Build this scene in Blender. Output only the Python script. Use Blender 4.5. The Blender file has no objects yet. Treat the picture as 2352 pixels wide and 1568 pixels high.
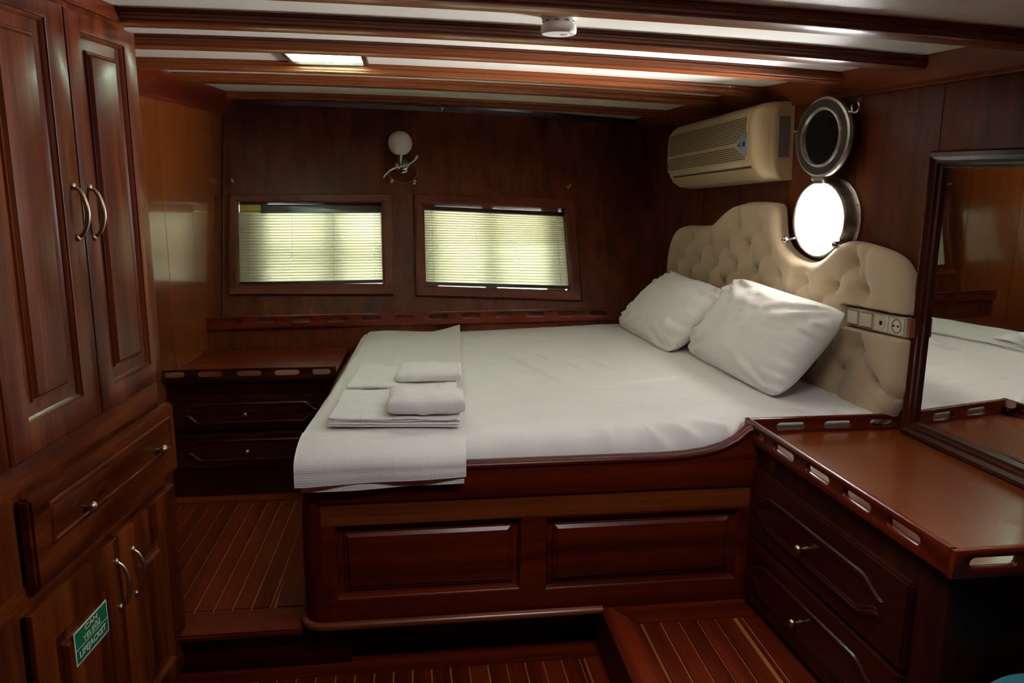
import bpy, bmesh, math, random
import numpy as np
from mathutils import Vector as V, Matrix, noise

random.seed(7)
SC = bpy.context.scene
COL = SC.collection
EYE = 1.53                                   # camera height above the cabin sole (lower floor)

# ------------------------------------------------------------------ camera
cd = bpy.data.cameras.new('camera'); cam = bpy.data.objects.new('camera', cd); COL.objects.link(cam)
cd.sensor_width = 36.0; cd.lens = 1844.8 / 2352 * 36.0; cd.clip_start = 0.02
_p, _r, _y = 0.20336, 0.006925, math.radians(7.5)
_fh = V((math.sin(_y), math.cos(_y), 0)); _r0 = V((math.cos(_y), -math.sin(_y), 0)); _z = V((0, 0, 1))
_fw = _fh * math.cos(_p) - _z * math.sin(_p); _u0 = _fh * math.sin(_p) + _z * math.cos(_p)
_rt = _r0 * math.cos(_r) + _u0 * math.sin(_r); _up = _u0 * math.cos(_r) - _r0 * math.sin(_r)
M = Matrix((_rt, _up, -_fw)).transposed().to_4x4(); M.translation = (0, 0, EYE)
cam.matrix_world = M
SC.camera = cam

# ------------------------------------------------------------------ world, daylight, exposure
SC.view_settings.view_transform = 'Standard'; SC.view_settings.look = 'None'
SC.view_settings.gamma = 1.0; SC.view_settings.use_curve_mapping = False
SC.view_settings.exposure = 0.62
w = bpy.data.worlds.new('world'); SC.world = w; w.use_nodes = True
bg = w.node_tree.nodes['Background']; bg.inputs[0].default_value = (0.86, 0.95, 1.0, 1); bg.inputs[1].default_value = 5.0

def area(name, loc, to, sx, sy, power, col=(1, 1, 1), spread=180):
    l = bpy.data.lights.new(name, 'AREA'); l.shape = 'RECTANGLE'; l.size = sx; l.size_y = sy
    l.energy = power; l.color = col; l.spread = math.radians(spread)
    o = bpy.data.objects.new(name, l); COL.objects.link(o)
    loc = V(loc) + V((0, 0, EYE)); to = V(to) + V((0, 0, EYE))
    o.location = loc; o.rotation_euler = (to - loc).to_track_quat('-Z', 'Y').to_euler()
    return o

# daylight at the cabin's openings, plus fill from an added overhead hatch (eye-height coordinates: z = 0 is the camera)
area('porthole_daylight', (1.95, 2.96, -0.46), (1.50, 2.86, -0.12), 0.8, 0.7, 330, (1.0, 0.98, 0.94), 150)
area('stern_daylight_port', (-0.50, 4.95, -0.28), (-0.49, 4.2, -0.36), 1.1, 0.75, 5.5, (1.0, 0.985, 0.80))
area('stern_daylight_starboard', (0.52, 5.05, -0.30), (0.50, 4.3, -0.38), 1.1, 0.75, 5.5, (1.0, 0.985, 0.80))
area('deck_glass_daylight', (-0.20, 3.11, 0.54), (-0.25, 3.11, 0.3), 0.14, 0.20, 120, (0.95, 0.98, 1.0))
area('added_hatch_fill', (0.55, 1.26, 0.47), (0.55, 1.34, -1.0), 0.62, 0.24, 9, (1.0, 0.97, 0.93))  # added fill lamp in an invented hatch overhead, out of view

# ------------------------------------------------------------------ materials
def nt(name):
    m = bpy.data.materials.new(name); m.use_nodes = True; t = m.node_tree
    return m, t, t.nodes['Principled BSDF'], t.nodes.new

def lk(t, a, b): t.links.new(a, b)

def wood(name, axis, cols, rough=0.34, coat=0.12, spec=0.28, fine=0.42, bump=0.02):
    """varnished mahogany; grain runs along axis; every board gets its own piece of grain and tone"""
    m, t, b, N = nt(name)
    tc = N('ShaderNodeTexCoord'); oi = N('ShaderNodeObjectInfo')
    off = N('ShaderNodeVectorMath'); off.operation = 'MULTIPLY_ADD'
    off.inputs[1].default_value = (17.3, 31.1, 23.7)
    lk(t, oi.outputs['Random'], off.inputs[0]); lk(t, tc.outputs['Object'], off.inputs[2])
    mp = N('ShaderNodeMapping'); s = [13.0, 13.0, 13.0]; s['XYZ'.index(axis)] = 0.35
    mp.inputs['Scale'].default_value = s; lk(t, off.outputs[0], mp.inputs[0])
    n1 = N('ShaderNodeTexNoise'); n1.inputs['Scale'].default_value = 1.3; n1.inputs['Detail'].default_value = 5; n1.inputs['Distortion'].default_value = 0.15
    lk(t, mp.outputs[0], n1.inputs['Vector'])
    mp2 = N('ShaderNodeMapping'); s2 = [95.0, 95.0, 95.0]; s2['XYZ'.index(axis)] = 3.0
    mp2.inputs['Scale'].default_value = s2; lk(t, off.outputs[0], mp2.inputs[0])
    n2 = N('ShaderNodeTexNoise'); n2.inputs['Scale'].default_value = 1.6; n2.inputs['Detail'].default_value = 3
    lk(t, mp2.outputs[0], n2.inputs['Vector'])
    mx = N('ShaderNodeMath'); mx.operation = 'MULTIPLY_ADD'; mx.inputs[1].default_value = fine
    lk(t, n2.outputs[0], mx.inputs[0]); lk(t, n1.outputs[0], mx.inputs[2])
    rp = N('ShaderNodeValToRGB'); e = rp.color_ramp.elements
    e[0].position = 0.31 + fine / 2; e[0].color = (*cols[0], 1); e[1].position = 0.71 + fine / 2; e[1].color = (*cols[2], 1)
    k = e.new(0.49 + fine / 2); k.color = (*cols[1], 1)
    lk(t, mx.outputs[0], rp.inputs[0])
    hv = N('ShaderNodeHueSaturation'); mr = N('ShaderNodeMapRange')
    mr.inputs['To Min'].default_value = 0.82; mr.inputs['To Max'].default_value = 1.15
    lk(t, oi.outputs['Random'], mr.inputs[0]); lk(t, mr.outputs[0], hv.inputs['Value']); lk(t, rp.outputs[0], hv.inputs['Color'])
    lk(t, hv.outputs[0], b.inputs['Base Color'])
    b.inputs['Roughness'].default_value = rough; b.inputs['Coat Weight'].default_value = coat
    b.inputs['Specular IOR Level'].default_value = spec
    b.inputs['Coat Roughness'].default_value = max(0.06, rough - 0.16)
    bu = N('ShaderNodeBump')
    if bump:
        bu.inputs['Strength'].default_value = bump; bu.inputs['Distance'].default_value = 0.001
        lk(t, n2.outputs[0], bu.inputs['Height']); lk(t, bu.outputs[0], b.inputs['Normal'])
    return m

MAH = ((0.044, 0.0040, 0.0007), (0.088, 0.0082, 0.0013), (0.135, 0.0150, 0.0024))
MAHL = ((0.095, 0.018, 0.0035), (0.160, 0.034, 0.0065), (0.230, 0.056, 0.0110))
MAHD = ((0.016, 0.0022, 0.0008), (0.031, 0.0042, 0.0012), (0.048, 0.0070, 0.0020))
WX, WY, WZ = (wood('mahogany_grain_' + a, a, MAH) for a in 'XYZ')
LX = wood('light_mahogany_grain_X', 'X', MAHL, 0.30, 0.3, 0.4)
FX, FY = (wood('floor_mahogany_grain_' + a, a, MAH, 0.5, 0.0, 0.10) for a in 'XY')
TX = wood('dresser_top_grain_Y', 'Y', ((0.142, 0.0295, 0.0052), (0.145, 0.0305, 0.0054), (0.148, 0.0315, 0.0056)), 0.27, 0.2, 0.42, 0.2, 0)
BX = wood('beam_mahogany_grain_X', 'X', ((0.13, 0.026, 0.005), (0.21, 0.048, 0.009), (0.30, 0.080, 0.016)), 0.32, 0.25, 0.4, 0.3)
FRX, FRZ = (wood('window_frame_mahogany_grain_' + a, a, ((0.075, 0.0125, 0.0040), (0.11, 0.020, 0.0062), (0.15, 0.031, 0.0090)), 0.42, 0.03, 0.2) for a in 'XZ')
MW = ((0.042, 0.0054, 0.0009), (0.100, 0.0170, 0.0029), (0.195, 0.045, 0.0085))
VZ, VY = (wood('wardrobe_mahogany_grain_' + a, a, MW, 0.33, 0.10, 0.22) for a in 'ZY')
TRY = wood('matt_trim_grain_Y', 'Y', ((0.115, 0.022, 0.0042), (0.135, 0.027, 0.0052), (0.155, 0.033, 0.0064)), 0.5, 0.0, 0.10, 0.3, 0)
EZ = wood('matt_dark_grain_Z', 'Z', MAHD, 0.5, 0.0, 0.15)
VEN = ((0.050, 0.0082, 0.0018), (0.080, 0.0142, 0.0028), (0.115, 0.0235, 0.0047))
PZ = wood('veneer_panel_grain_Z', 'Z', VEN, 0.42, 0.03, 0.2)
PZG = wood('glossy_veneer_panel_grain_Z', 'Z', ((0.130, 0.028, 0.0050), (0.155, 0.035, 0.0063), (0.18, 0.044, 0.0082)), 0.21, 0.45, 0.45, 0.42, 0)
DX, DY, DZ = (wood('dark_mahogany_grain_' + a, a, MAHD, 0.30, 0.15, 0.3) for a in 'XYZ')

def plain(name, col, rough=0.5, metal=0.0, noise_amt=0.0, nscale=30, bump=0.0, coat=0.0, sheen=0.0, tr=0.0):
    m, t, b, N = nt(name)
    b.inputs['Base Color'].default_value = (*col, 1); b.inputs['Roughness'].default_value = rough
    b.inputs['Metallic'].default_value = metal; b.inputs['Coat Weight'].default_value = coat
    if sheen: b.inputs['Sheen Weight'].default_value = sheen
    if noise_amt or bump:
        tc = N('ShaderNodeTexCoord'); n = N('ShaderNodeTexNoise'); n.inputs['Scale'].default_value = nscale; n.inputs['Detail'].default_value = 4
        lk(t, tc.outputs['Object'], n.inputs['Vector'])
        if noise_amt:
            rp = N('ShaderNodeValToRGB'); e = rp.color_ramp.elements
            e[0].position = .3; e[1].position = .7
            e[0].color = (*[c * (1 - noise_amt) for c in col], 1); e[1].color = (*[min(1, c * (1 + noise_amt)) for c in col], 1)
            lk(t, n.outputs[0], rp.inputs[0]); lk(t, rp.outputs[0], b.inputs['Base Color'])
        if bump:
            bu = N('ShaderNodeBump'); bu.inputs['Strength'].default_value = bump; bu.inputs['Distance'].default_value = 0.003
            lk(t, n.outputs[0], bu.inputs['Height']); lk(t, bu.outputs[0], b.inputs['Normal'])
    return m

CEIL = plain('painted_ceiling_panel', (0.80, 0.77, 0.70), 0.45, bump=0.06, nscale=220)
SHEET = plain('white_cotton_sheet', (0.78, 0.765, 0.74), 0.75, noise_amt=0.02, nscale=7, bump=0.10, sheen=0.2)
LINEN = plain('white_pillow_cotton', (0.76, 0.745, 0.71), 0.8, noise_amt=0.02, nscale=6, bump=0.15, sheen=0.2)
TERRY = plain('white_terry_cloth', (0.86, 0.845, 0.82), 0.95, noise_amt=0.05, nscale=260, bump=0.9, sheen=0.4)
UPH = plain('beige_upholstery', (0.47, 0.355, 0.22), 0.8, noise_amt=0.06, nscale=300, bump=0.25, sheen=0.3)
PLAST = plain('aged_cream_plastic', (0.43, 0.325, 0.175), 0.3, noise_amt=0.03, nscale=9)
IVORY = plain('ivory_plastic', (0.60, 0.54, 0.40), 0.35)
SLOT = plain('dark_slot', (0.03, 0.022, 0.014), 0.7)
WHITEP = plain('white_plastic', (0.78, 0.77, 0.73), 0.4)
BLACKP = plain('black_plastic', (0.01, 0.01, 0.012), 0.4)
BLUEP = plain('blue_grey_display_panel', (0.20, 0.25, 0.33), 0.35)
CHROME = plain('chrome', (0.46, 0.46, 0.44), 0.14, 1.0)
STEEL = plain('weathered_porthole_metal', (0.40, 0.37, 0.32), 0.36, 1.0, noise_amt=0.25, nscale=40)
BRASS = plain('aged_brass', (0.50, 0.42, 0.28), 0.33, 1.0, noise_amt=0.15, nscale=60)
RUBBER = plain('dark_gasket', (0.012, 0.011, 0.010), 0.75)
MIRR = plain('mirror_silver', (0.80, 0.80, 0.78), 0.015, 1.0)
GREEN = plain('green_sign_print', (0.004, 0.155, 0.055), 0.45)
SIGNW = plain('white_sign_print', (0.66, 0.68, 0.66), 0.45)
INLAY = wood('light_caulk_strip', 'Y', ((0.20, 0.062, 0.014), (0.28, 0.095, 0.02), (0.35, 0.13, 0.03)), 0.4, 0.1)
TEAL = plain('teal_upholstery', (0.03, 0.17, 0.20), 0.8, noise_amt=0.1, nscale=120, bump=0.2)
OPAL = plain('opal_glass_globe', (0.66, 0.63, 0.59), 0.28)
GREY = plain('grey_mesh_filter', (0.11, 0.09, 0.08), 0.6, noise_amt=0.4, nscale=160)
POSTM = plain('stern_rail_paint', (0.20, 0.22, 0.14), 0.6)

def glass(name, col, rough=0.0):
    m, t, b, N = nt(name)
    b.inputs['Base Color'].default_value = (*col, 1); b.inputs['Transmission Weight'].default_value = 1; b.inputs['Roughness'].default_value = rough; b.inputs['IOR'].default_value = 1.45
    return m
GLASS = glass('window_glass', (0.95, 1, 0.96))
LIDGL = plain('dark_lid_glass', (0.008, 0.009, 0.008), 0.03, coat=0.6)

def transl(name, col, mixf):
    m, t, b, N = nt(name)
    d = N('ShaderNodeBsdfDiffuse'); d.inputs[0].default_value = (*col, 1)
    r = N('ShaderNodeBsdfTranslucent'); r.inputs[0].default_value = (*col, 1)
    x = N('ShaderNodeMixShader'); x.inputs[0].default_value = mixf
    lk(t, d.outputs[0], x.inputs[1]); lk(t, r.outputs[0], x.inputs[2]); lk(t, x.outputs[0], t.nodes['Material Output'].inputs[0])
    return m
SLATM = transl('pale_green_blind_slat', (0.72, 0.70, 0.48), 0.5)
FROST = transl('frosted_deck_glass', (0.72, 0.86, 0.74), 0.85)

def blanket_mat():
    """cotton pique blanket: squares of ribs running in two directions, as fine relief"""
    m, t, b, N = nt('white_pique_blanket')
    b.inputs['Base Color'].default_value = (0.78, 0.76, 0.735, 1); b.inputs['Roughness'].default_value = 0.9; b.inputs['Sheen Weight'].default_value = 0.3
    uv = N('ShaderNodeUVMap'); uv.uv_map = 'cloth'
    ck = N('ShaderNodeTexChecker'); ck.inputs['Scale'].default_value = 11.0; lk(t, uv.outputs[0], ck.inputs[0])
    w1 = N('ShaderNodeTexWave'); w1.bands_direction = 'X'; w1.inputs['Scale'].default_value = 46; lk(t, uv.outputs[0], w1.inputs[0])
    w2 = N('ShaderNodeTexWave'); w2.bands_direction = 'Y'; w2.inputs['Scale'].default_value = 46; lk(t, uv.outputs[0], w2.inputs[0])
    mx = N('ShaderNodeMix'); mx.data_type = 'FLOAT'
    lk(t, ck.outputs['Fac'], mx.inputs[0]); lk(t, w1.outputs['Fac'], mx.inputs[2]); lk(t, w2.outputs['Fac'], mx.inputs[3])
    bu = N('ShaderNodeBump'); bu.inputs['Strength'].default_value = 0.2; bu.inputs['Distance'].default_value = 0.002
    lk(t, mx.outputs[0], bu.inputs['Height']); lk(t, bu.outputs[0], b.inputs['Normal'])
    return m
BLANK = blanket_mat()

# ------------------------------------------------------------------ mesh helpers (all in eye-height coordinates)
WL = {}                                      # world location of every object made here

class Fr:
    """a local frame: a along u, b along v, c along n"""
    def __init__(s, o, u, v, n): s.o, s.u, s.v, s.n = V(o), V(u), V(v), V(n)
    def __call__(s, a, b, c=0.0): return s.o + s.u * a + s.v * b + s.n * c
    def mat(s):
        m = Matrix((s.u, s.v, s.n)).transposed().to_4x4(); m.translation = s.o; return m
    def shift(s, a=0, b=0, c=0): return Fr(s(a, b, c), s.u, s.v, s.n)

Z = V((0, 0, 1)); X = V((1, 0, 0)); Y = V((0, 1, 0))
def wall_frame(px, py, deg, side):
    a = math.radians(deg); d = V((math.sin(a), math.cos(a), 0))
    return Fr((px, py, 0), d, Z, V((d.y, -d.x, 0)) * side)
RW = wall_frame(1.617, 2.319, -4.33, -1)      # starboard wall (headboard, mirror); c points into the cabin
CF = wall_frame(1.141, 1.433, -3.0, -1)       # front of the dresser
WF = wall_frame(-0.80, 1.83, 6.85, 1)         # front of the wardrobe
LW = wall_frame(-0.985, 3.80, 6.3, 1)         # port wall
BF = Fr((0, 2.33, 0), X, Z, -Y)               # front of the bed
SF = Fr((0, 3.45, 0), X, Z, -Y)               # front of the shelf drawers
WORLD = Fr((0, 0, 0), X, Y, Z)

def box(bm, F, a0, a1, b0, b1, c0, c1):
    vs = [bm.verts.new(F(a, b, c)) for c in (c0, c1) for b in (b0, b1) for a in (a0, a1)]
    for f in ((0, 1, 3, 2), (4, 5, 7, 6), (0, 1, 5, 4), (2, 3, 7, 6), (0, 2, 6, 4), (1, 3, 7, 5)):
        bm.faces.new([vs[i] for i in f])

def loft(bm, rings, cap0=False, cap1=False, closed=True):
    R = [[bm.verts.new(p) for p in r] for r in rings]
    n = len(R[0])
    for i in range(len(R) - 1):
        for j in range(n if closed else n - 1):
            k = (j + 1) % n
            bm.faces.new((R[i][j], R[i][k], R[i + 1][k], R[i + 1][j]))
    if cap0: bm.faces.new(R[0])
    if cap1: bm.faces.new(R[-1])
    return R

def prism(bm, F, pts, c0, c1):
    loft(bm, [[F(a, b, c0) for a, b in pts], [F(a, b, c1) for a, b in pts]], True, True)

def lathe(bm, F, prof, n=24, cap0=True, cap1=True, a0=0.0, b0=0.0):
    loft(bm, [[F(a0 + r * math.cos(2 * math.pi * k / n), b0 + r * math.sin(2 * math.pi * k / n), h) for k in range(n)] for r, h in prof], cap0, cap1)

def tube(bm, pts, r, n=10, cap=True, flat=None):
    pts = [V(p) for p in pts]; rings = []; up = None
    for i, p in enumerate(pts):
        d = (pts[min(i + 1, len(pts) - 1)] - pts[max(i - 1, 0)]).normalized()
        if up is None:
            up = Z if abs(d.z) < 0.9 else X
        s = d.cross(up).normalized(); up = s.cross(d).normalized()
        rr = r[i] if isinstance(r, (list, tuple)) else r
        rings.append([p + s * math.cos(2 * math.pi * k / n) * rr * (flat or 1) + up * math.sin(2 * math.pi * k / n) * rr for k in range(n)])
    loft(bm, rings, cap, cap)

def obj(name, bm, mat, parent=None, bev=0.0, smooth=None, seg=2, mesh=None, recalc=True):
    if mesh is None:
        if recalc: bmesh.ops.recalc_face_normals(bm, faces=bm.faces)
        if bev:
            ed = [e for e in bm.edges if len(e.link_faces) == 2 and e.calc_face_angle(0) > 0.6]
            bmesh.ops.bevel(bm, geom=ed, offset=bev, segments=seg, affect='EDGES', clamp_overlap=True)
        me = bpy.data.meshes.new(name); bm.to_mesh(me); bm.free()
    else: me = mesh
    co = np.empty(len(me.vertices) * 3); me.vertices.foreach_get('co', co); co = co.reshape(-1, 3)
    lo, hi = co.min(0), co.max(0); c = V(((lo[0] + hi[0]) / 2, (lo[1] + hi[1]) / 2, lo[2]))
    me.transform(Matrix.Translation(-c))
    if smooth or bev:
        me.shade_smooth(); me.set_sharp_from_angle(angle=math.radians(smooth or 35))
    me.materials.append(mat)
    o = bpy.data.objects.new(name, me); COL.objects.link(o)
    wl = c + V((0, 0, EYE)); WL[o] = wl
    if parent is not None:
        o.parent = parent; o.location = wl - WL[parent]
    else: o.location = wl
    return o

def tag(o, label=None, cat=None, group=None, kind=None):
    if label: o['label'] = label
    if cat: o['category'] = cat
    if group: o['group'] = group
    if kind: o['kind'] = kind
    return o

def thing(name, loc, label=None, cat=None, group=None, kind=None):
    o = bpy.data.objects.new(name, None); COL.objects.link(o); o.empty_display_size = 0.05
    wl = V(loc) + V((0, 0, EYE)); WL[o] = wl; o.location = wl
    return tag(o, label, cat, group, kind)

def bmn(): return bmesh.new()
def boxo(name, F, a0, a1, b0, b1, c0, c1, mat, parent=None, bev=0.003):
    bm = bmn(); box(bm, F, a0, a1, b0, b1, c0, c1); return obj(name, bm, mat, parent, bev)

def share(src, parent, dloc):
    """a repeat of a part: same mesh, own object"""
    c = src.copy(); COL.objects.link(c); c.parent = parent; c.location = src.location + V(dloc); WL[c] = WL[src] + V(dloc)
    return c

def plate(name, F, outer, holes, c0, c1, mat, parent=None, bev=0.003, post=None):
    cu = bpy.data.curves.new('t', 'CURVE'); cu.dimensions = '2D'; cu.fill_mode = 'BOTH'
    cu.extrude = (c1 - c0) / 2 - bev; cu.bevel_depth = bev; cu.bevel_resolution = 1; cu.offset = -bev
    for lp in [outer] + holes:
        sp = cu.splines.new('POLY'); sp.points.add(len(lp) - 1); sp.use_cyclic_u = True
        for q, (a, b) in zip(sp.points, lp): q.co = (a, b, 0, 1)
    t = bpy.data.objects.new('t', cu); COL.objects.link(t)
    me = bpy.data.meshes.new_from_object(t.evaluated_get(bpy.context.evaluated_depsgraph_get()))
    bpy.data.objects.remove(t); bpy.data.curves.remove(cu)
    me.transform(F.shift(c=(c0 + c1) / 2).mat())
    bm = bmn(); bm.from_mesh(me); bpy.data.meshes.remove(me)
    bmesh.ops.remove_doubles(bm, verts=bm.verts, dist=1e-5)
    return obj(name, bm, mat, parent, smooth=40)

def text(name, F, body, size, sx, mat, parent, a, b, c, bold=0.0):
    cu = bpy.data.curves.new('t', 'FONT'); cu.body = body; cu.size = size; cu.align_x = 'CENTER'; cu.align_y = 'CENTER'
    cu.extrude = 0.0004; cu.offset = bold
    t = bpy.data.objects.new('t', cu); COL.objects.link(t)
    me = bpy.data.meshes.new_from_object(t.evaluated_get(bpy.context.evaluated_depsgraph_get()))
    bpy.data.objects.remove(t); bpy.data.curves.remove(cu)
    me.transform(Matrix.Diagonal((sx, 1, 1, 1))); me.transform(F.shift(a, b, c).mat())
    return obj(name, None, mat, parent, mesh=me)

def stadium(a0, a1, b0, b1, n=5):
    r = (b1 - b0) / 2; bc = (b0 + b1) / 2; p = []
    for k in range(n + 1):
        t = -math.pi / 2 + math.pi * k / n; p.append((a1 - r + r * math.cos(t), bc + r * math.sin(t)))
    for k in range(n + 1):
        t = math.pi / 2 + math.pi * k / n; p.append((a0 + r + r * math.cos(t), bc + r * math.sin(t)))
    return p

def rect(a0, a1, b0, b1): return [(a0, b0), (a1, b0), (a1, b1), (a0, b1)]
def circ(a, b, r, n=40): return [(a + r * math.cos(2 * math.pi * k / n), b + r * math.sin(2 * math.pi * k / n)) for k in range(n)]

def raised(name, F, a0, a1, b0, b1, prof, mat, parent):
    bm = bmn()
    loft(bm, [[F(a, b, c) for a, b in rect(a0 + i, a1 - i, b0 + i, b1 - i)] for i, c in prof], False, True)
    return obj(name, bm, mat, parent, smooth=20)

def plaque_pts(a0, a1, b0, b1, du, dv, n=7):
    p = []
    for (ca, cb, sa, sb, rev) in ((a1, b0, -1, 1, 0), (a1, b1, -1, -1, 1), (a0, b1, 1, -1, 0), (a0, b0, 1, 1, 1)):
        q = []
        for k in range(n + 1):
            x = k / n; e = x * x * (3 - 2 * x)
            q.append((ca + sa * du * (1 - x), cb + sb * dv * e))
        p += q[::-1] if rev else q
    return p

def plaque(name, F, a0, a1, b0, b1, du, dv, prof, mat, parent):
    bm = bmn()
    loft(bm, [[F(a, b, c) for a, b in plaque_pts(a0 + i, a1 - i, b0 + i, b1 - i, du, dv)] for i, c in prof], False, True)
    return obj(name, bm, mat, parent, smooth=25)

def knob(F, a, b, c, r, parent, mat=BRASS, name='knob'):
    bm = bmn()
    lathe(bm, F, [(r * .62, c), (r * .62, c + r * .25), (r * .32, c + r * .4), (r * .30, c + r * 1.0), (r * .75, c + r * 1.25), (r, c + r * 1.75), (r * .95, c + r * 2.2), (r * .6, c + r * 2.55), (r * .2, c + r * 2.65)], 18, True, True, a, b)
    return obj(name, bm, mat, parent, smooth=60)

def bow_handle(F, a, b0, b1, c, parent):
    bm = bmn(); pts = []; rad = []
    n = 14
    for k in range(n + 1):
        x = k / n; e = math.sin(math.pi * x) ** 0.55
        pts.append(F(a, b0 + (b1 - b0) * x, c + 0.002 + 0.027 * e)); rad.append(0.0042 + 0.0022 * math.sin(math.pi * x))
    tube(bm, pts, rad, 10)
    for b in (b0, b1): lathe(bm, F, [(0.009, c), (0.009, c + .003), (0.005, c + .007)], 12, True, True, a, b)
    return obj('handle', bm, BRASS, parent, smooth=60)

# ================================================================== THE SHELL
# ------------------------------------------------------------------ floor: cabin sole and two raised platforms, planked with light seams
def planked(F, name, outer, inner, zt, thick, mats, lead=0.0):
    """outer footprint, inner planked rectangle (x0,x1,y0,y1), top height"""
    x0, x1, y0, y1 = inner
    st = tag(thing(name, (x0, y0, zt)), kind='structure')
    bm = bmn(); prism(bm, WORLD, outer, zt - thick, zt - 0.004); obj('subfloor', bm, INLAY, st)
    return st, x0, x1, y0, y1

def planks(st, x0, x1, y0, y1, zt, pw, gap, skew=0.035):
    n = max(1, int((x1 - x0) / (pw + gap))); k = 0
    xs = x0 + gap / 2
    while xs < x1 - 0.01:
        xe = min(xs + pw, x1 - gap / 2); dx = skew * (y1 - y0)
        bm = bmn(); prism(bm, WORLD, [(xs, y0), (xe, y0), (xe + dx, y1), (xs + dx, y1)], zt - 0.012, zt + random.uniform(-.0003, .0003))
        obj('plank', bm, FY, st, bev=0.0008, seg=1); xs += pw + gap

# cabin sole
st = tag(thing('floor', (0.0, 1.2, -1.53)), kind='structure')
bm = bmn(); prism(bm, WORLD, [(-1.6, -1.4), (2.1, -1.4), (2.1, 5.2), (-1.6, 5.2)], -1.60, -1.536); obj('subfloor', bm, INLAY, st)
planks(st, -0.72, 0.545, -0.9, 2.295, -1.53, 0.0535, 0.006, 0.0)
boxo('border_board', WORLD, -1.4, 0.62, 2.301, 2.60, -1.545, -1.53, FX, st, 0.001)
boxo('border_board', WORLD, 0.551, 0.62, -1.3, 2.30, -1.545, -1.53, FY, st, 0.001)
boxo('border_board', WORLD, -1.4, -0.726, -1.3, 2.30, -1.545, -1.53, FY, st, 0.001)
# platform beside the foot of the bed
st = tag(thing('floor', (-0.7, 2.9, -1.385)), kind='structure')
boxo('subfloor', WORLD, -1.15, -0.20, 2.37, 3.56, -1.50, -1.391, INLAY, st, 0)
boxo('riser', WORLD, -1.15, -0.20, 2.36, 2.375, -1.53, -1.41, DX, st, 0.001)
boxo('nosing', WORLD, -1.15, -0.345, 2.328, 2.472, -1.408, -1.385, FX, st, 0.006)
boxo('border_board', WORLD, -1.15, -0.30, 3.385, 3.56, -1.40, -1.385, FX, st, 0.001)
planks(st, -1.06, -0.452, 2.478, 3.379, -1.385, 0.0535, 0.006, 0.030)
boxo('border_board', WORLD, -0.446, -0.31, 2.478, 3.379, -1.40, -1.3855, FY, st, 0.001)
# step between the bed and the dresser
st = tag(thing('floor', (0.86, 1.9, -1.37)), kind='structure')
bm = bmn(); prism(bm, WORLD, [(0.615, 0.9), (1.9, 0.9), (1.9, 2.36), (0.63, 2.36)], -1.53, -1.376); obj('subfloor', bm, INLAY, st)
planks(st, 0.694, 1.00, 0.95, 2.212, -1.37, 0.0535, 0.006, 0.012)
bm = bmn(); prism(bm, WORLD, [(1.006, .95), (1.018, 0.95), (1.033, 2.212), (1.021, 2.212)], -1.382, -1.37); obj('plank', bm, FY, st, bev=0.0008, seg=1)
bm = bmn(); prism(bm, WORLD, [(0.7045, 2.218), (1.14, 2.218), (1.14, 2.36), (0.616, 2.36)], -1.385, -1.37); obj('border_board', bm, FX, st, bev=0.001)
bm = bmn(); prism(bm, WORLD, [(0.59, .9), (0.688, .9), (0.702, 2.215), (0.612, 2.36), (0.60, 2.36)], -1.53, -1.37); obj('border_board', bm, FY, st, bev=0.002)
bm = bmn(); prism(bm, WORLD, [(1.026, .9), (1.9, .9), (1.9, 2.212), (1.040, 2.212)], -1.382, -1.37); obj('border_board', bm, FY, st, bev=0.001)

# ------------------------------------------------------------------ ceiling: painted panels between cambered beams
def zw(x): return 0.420 - 0.0115 * (x + 0.8) ** 2
def zdrop(y): return -0.028 * max(0.0, (y - 3.6)) / 1.1
st = tag(thing('ceiling', (0.2, 2.0, 0.41)), kind='structure')
bm = bmn(); XS = [-1.45 + 3.5 * k / 28 for k in range(29)]
ADDED_HATCH = (0.24, 0.86, 1.13, 1.39); DECK = (-0.418, -0.128, 2.945, 3.256)  # the hatch opening is added to let the fill lamp through
xs = sorted(set([round(v, 4) for v in XS] + [ADDED_HATCH[0], ADDED_HATCH[1], DECK[0] + .02, DECK[1] - .02]))
ys = [-1.3, 0.2, ADDED_HATCH[2], ADDED_HATCH[3], 1.7, 2.2, DECK[2] + .02, DECK[3] - .02, 3.6, 4.2, 5.0]
G = [[bm.verts.new((x, y, zw(x) + zdrop(y))) for x in xs] for y in ys]
T = [[bm.verts.new((x, y, zw(x) + zdrop(y) + 0.05)) for x in xs] for y in ys]
def hole(i, j):
    xm = (xs[j] + xs[j + 1]) / 2; ym = (ys[i] + ys[i + 1]) / 2
    for h in (ADDED_HATCH, (DECK[0] + .02, DECK[1] - .02, DECK[2] + .02, DECK[3] - .02)):
        if h[0] < xm < h[1] and h[2] < ym < h[3]: return True
    return False
for i in range(len(ys) - 1):
    for j in range(len(xs) - 1):
        if hole(i, j): continue
        bm.faces.new((G[i][j], G[i][j + 1], G[i + 1][j + 1], G[i + 1][j]))
        bm.faces.new((T[i][j], T[i + 1][j], T[i + 1][j + 1], T[i][j + 1]))
obj('ceiling_panel', bm, CEIL, st, smooth=30, recalc=False)

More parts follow.
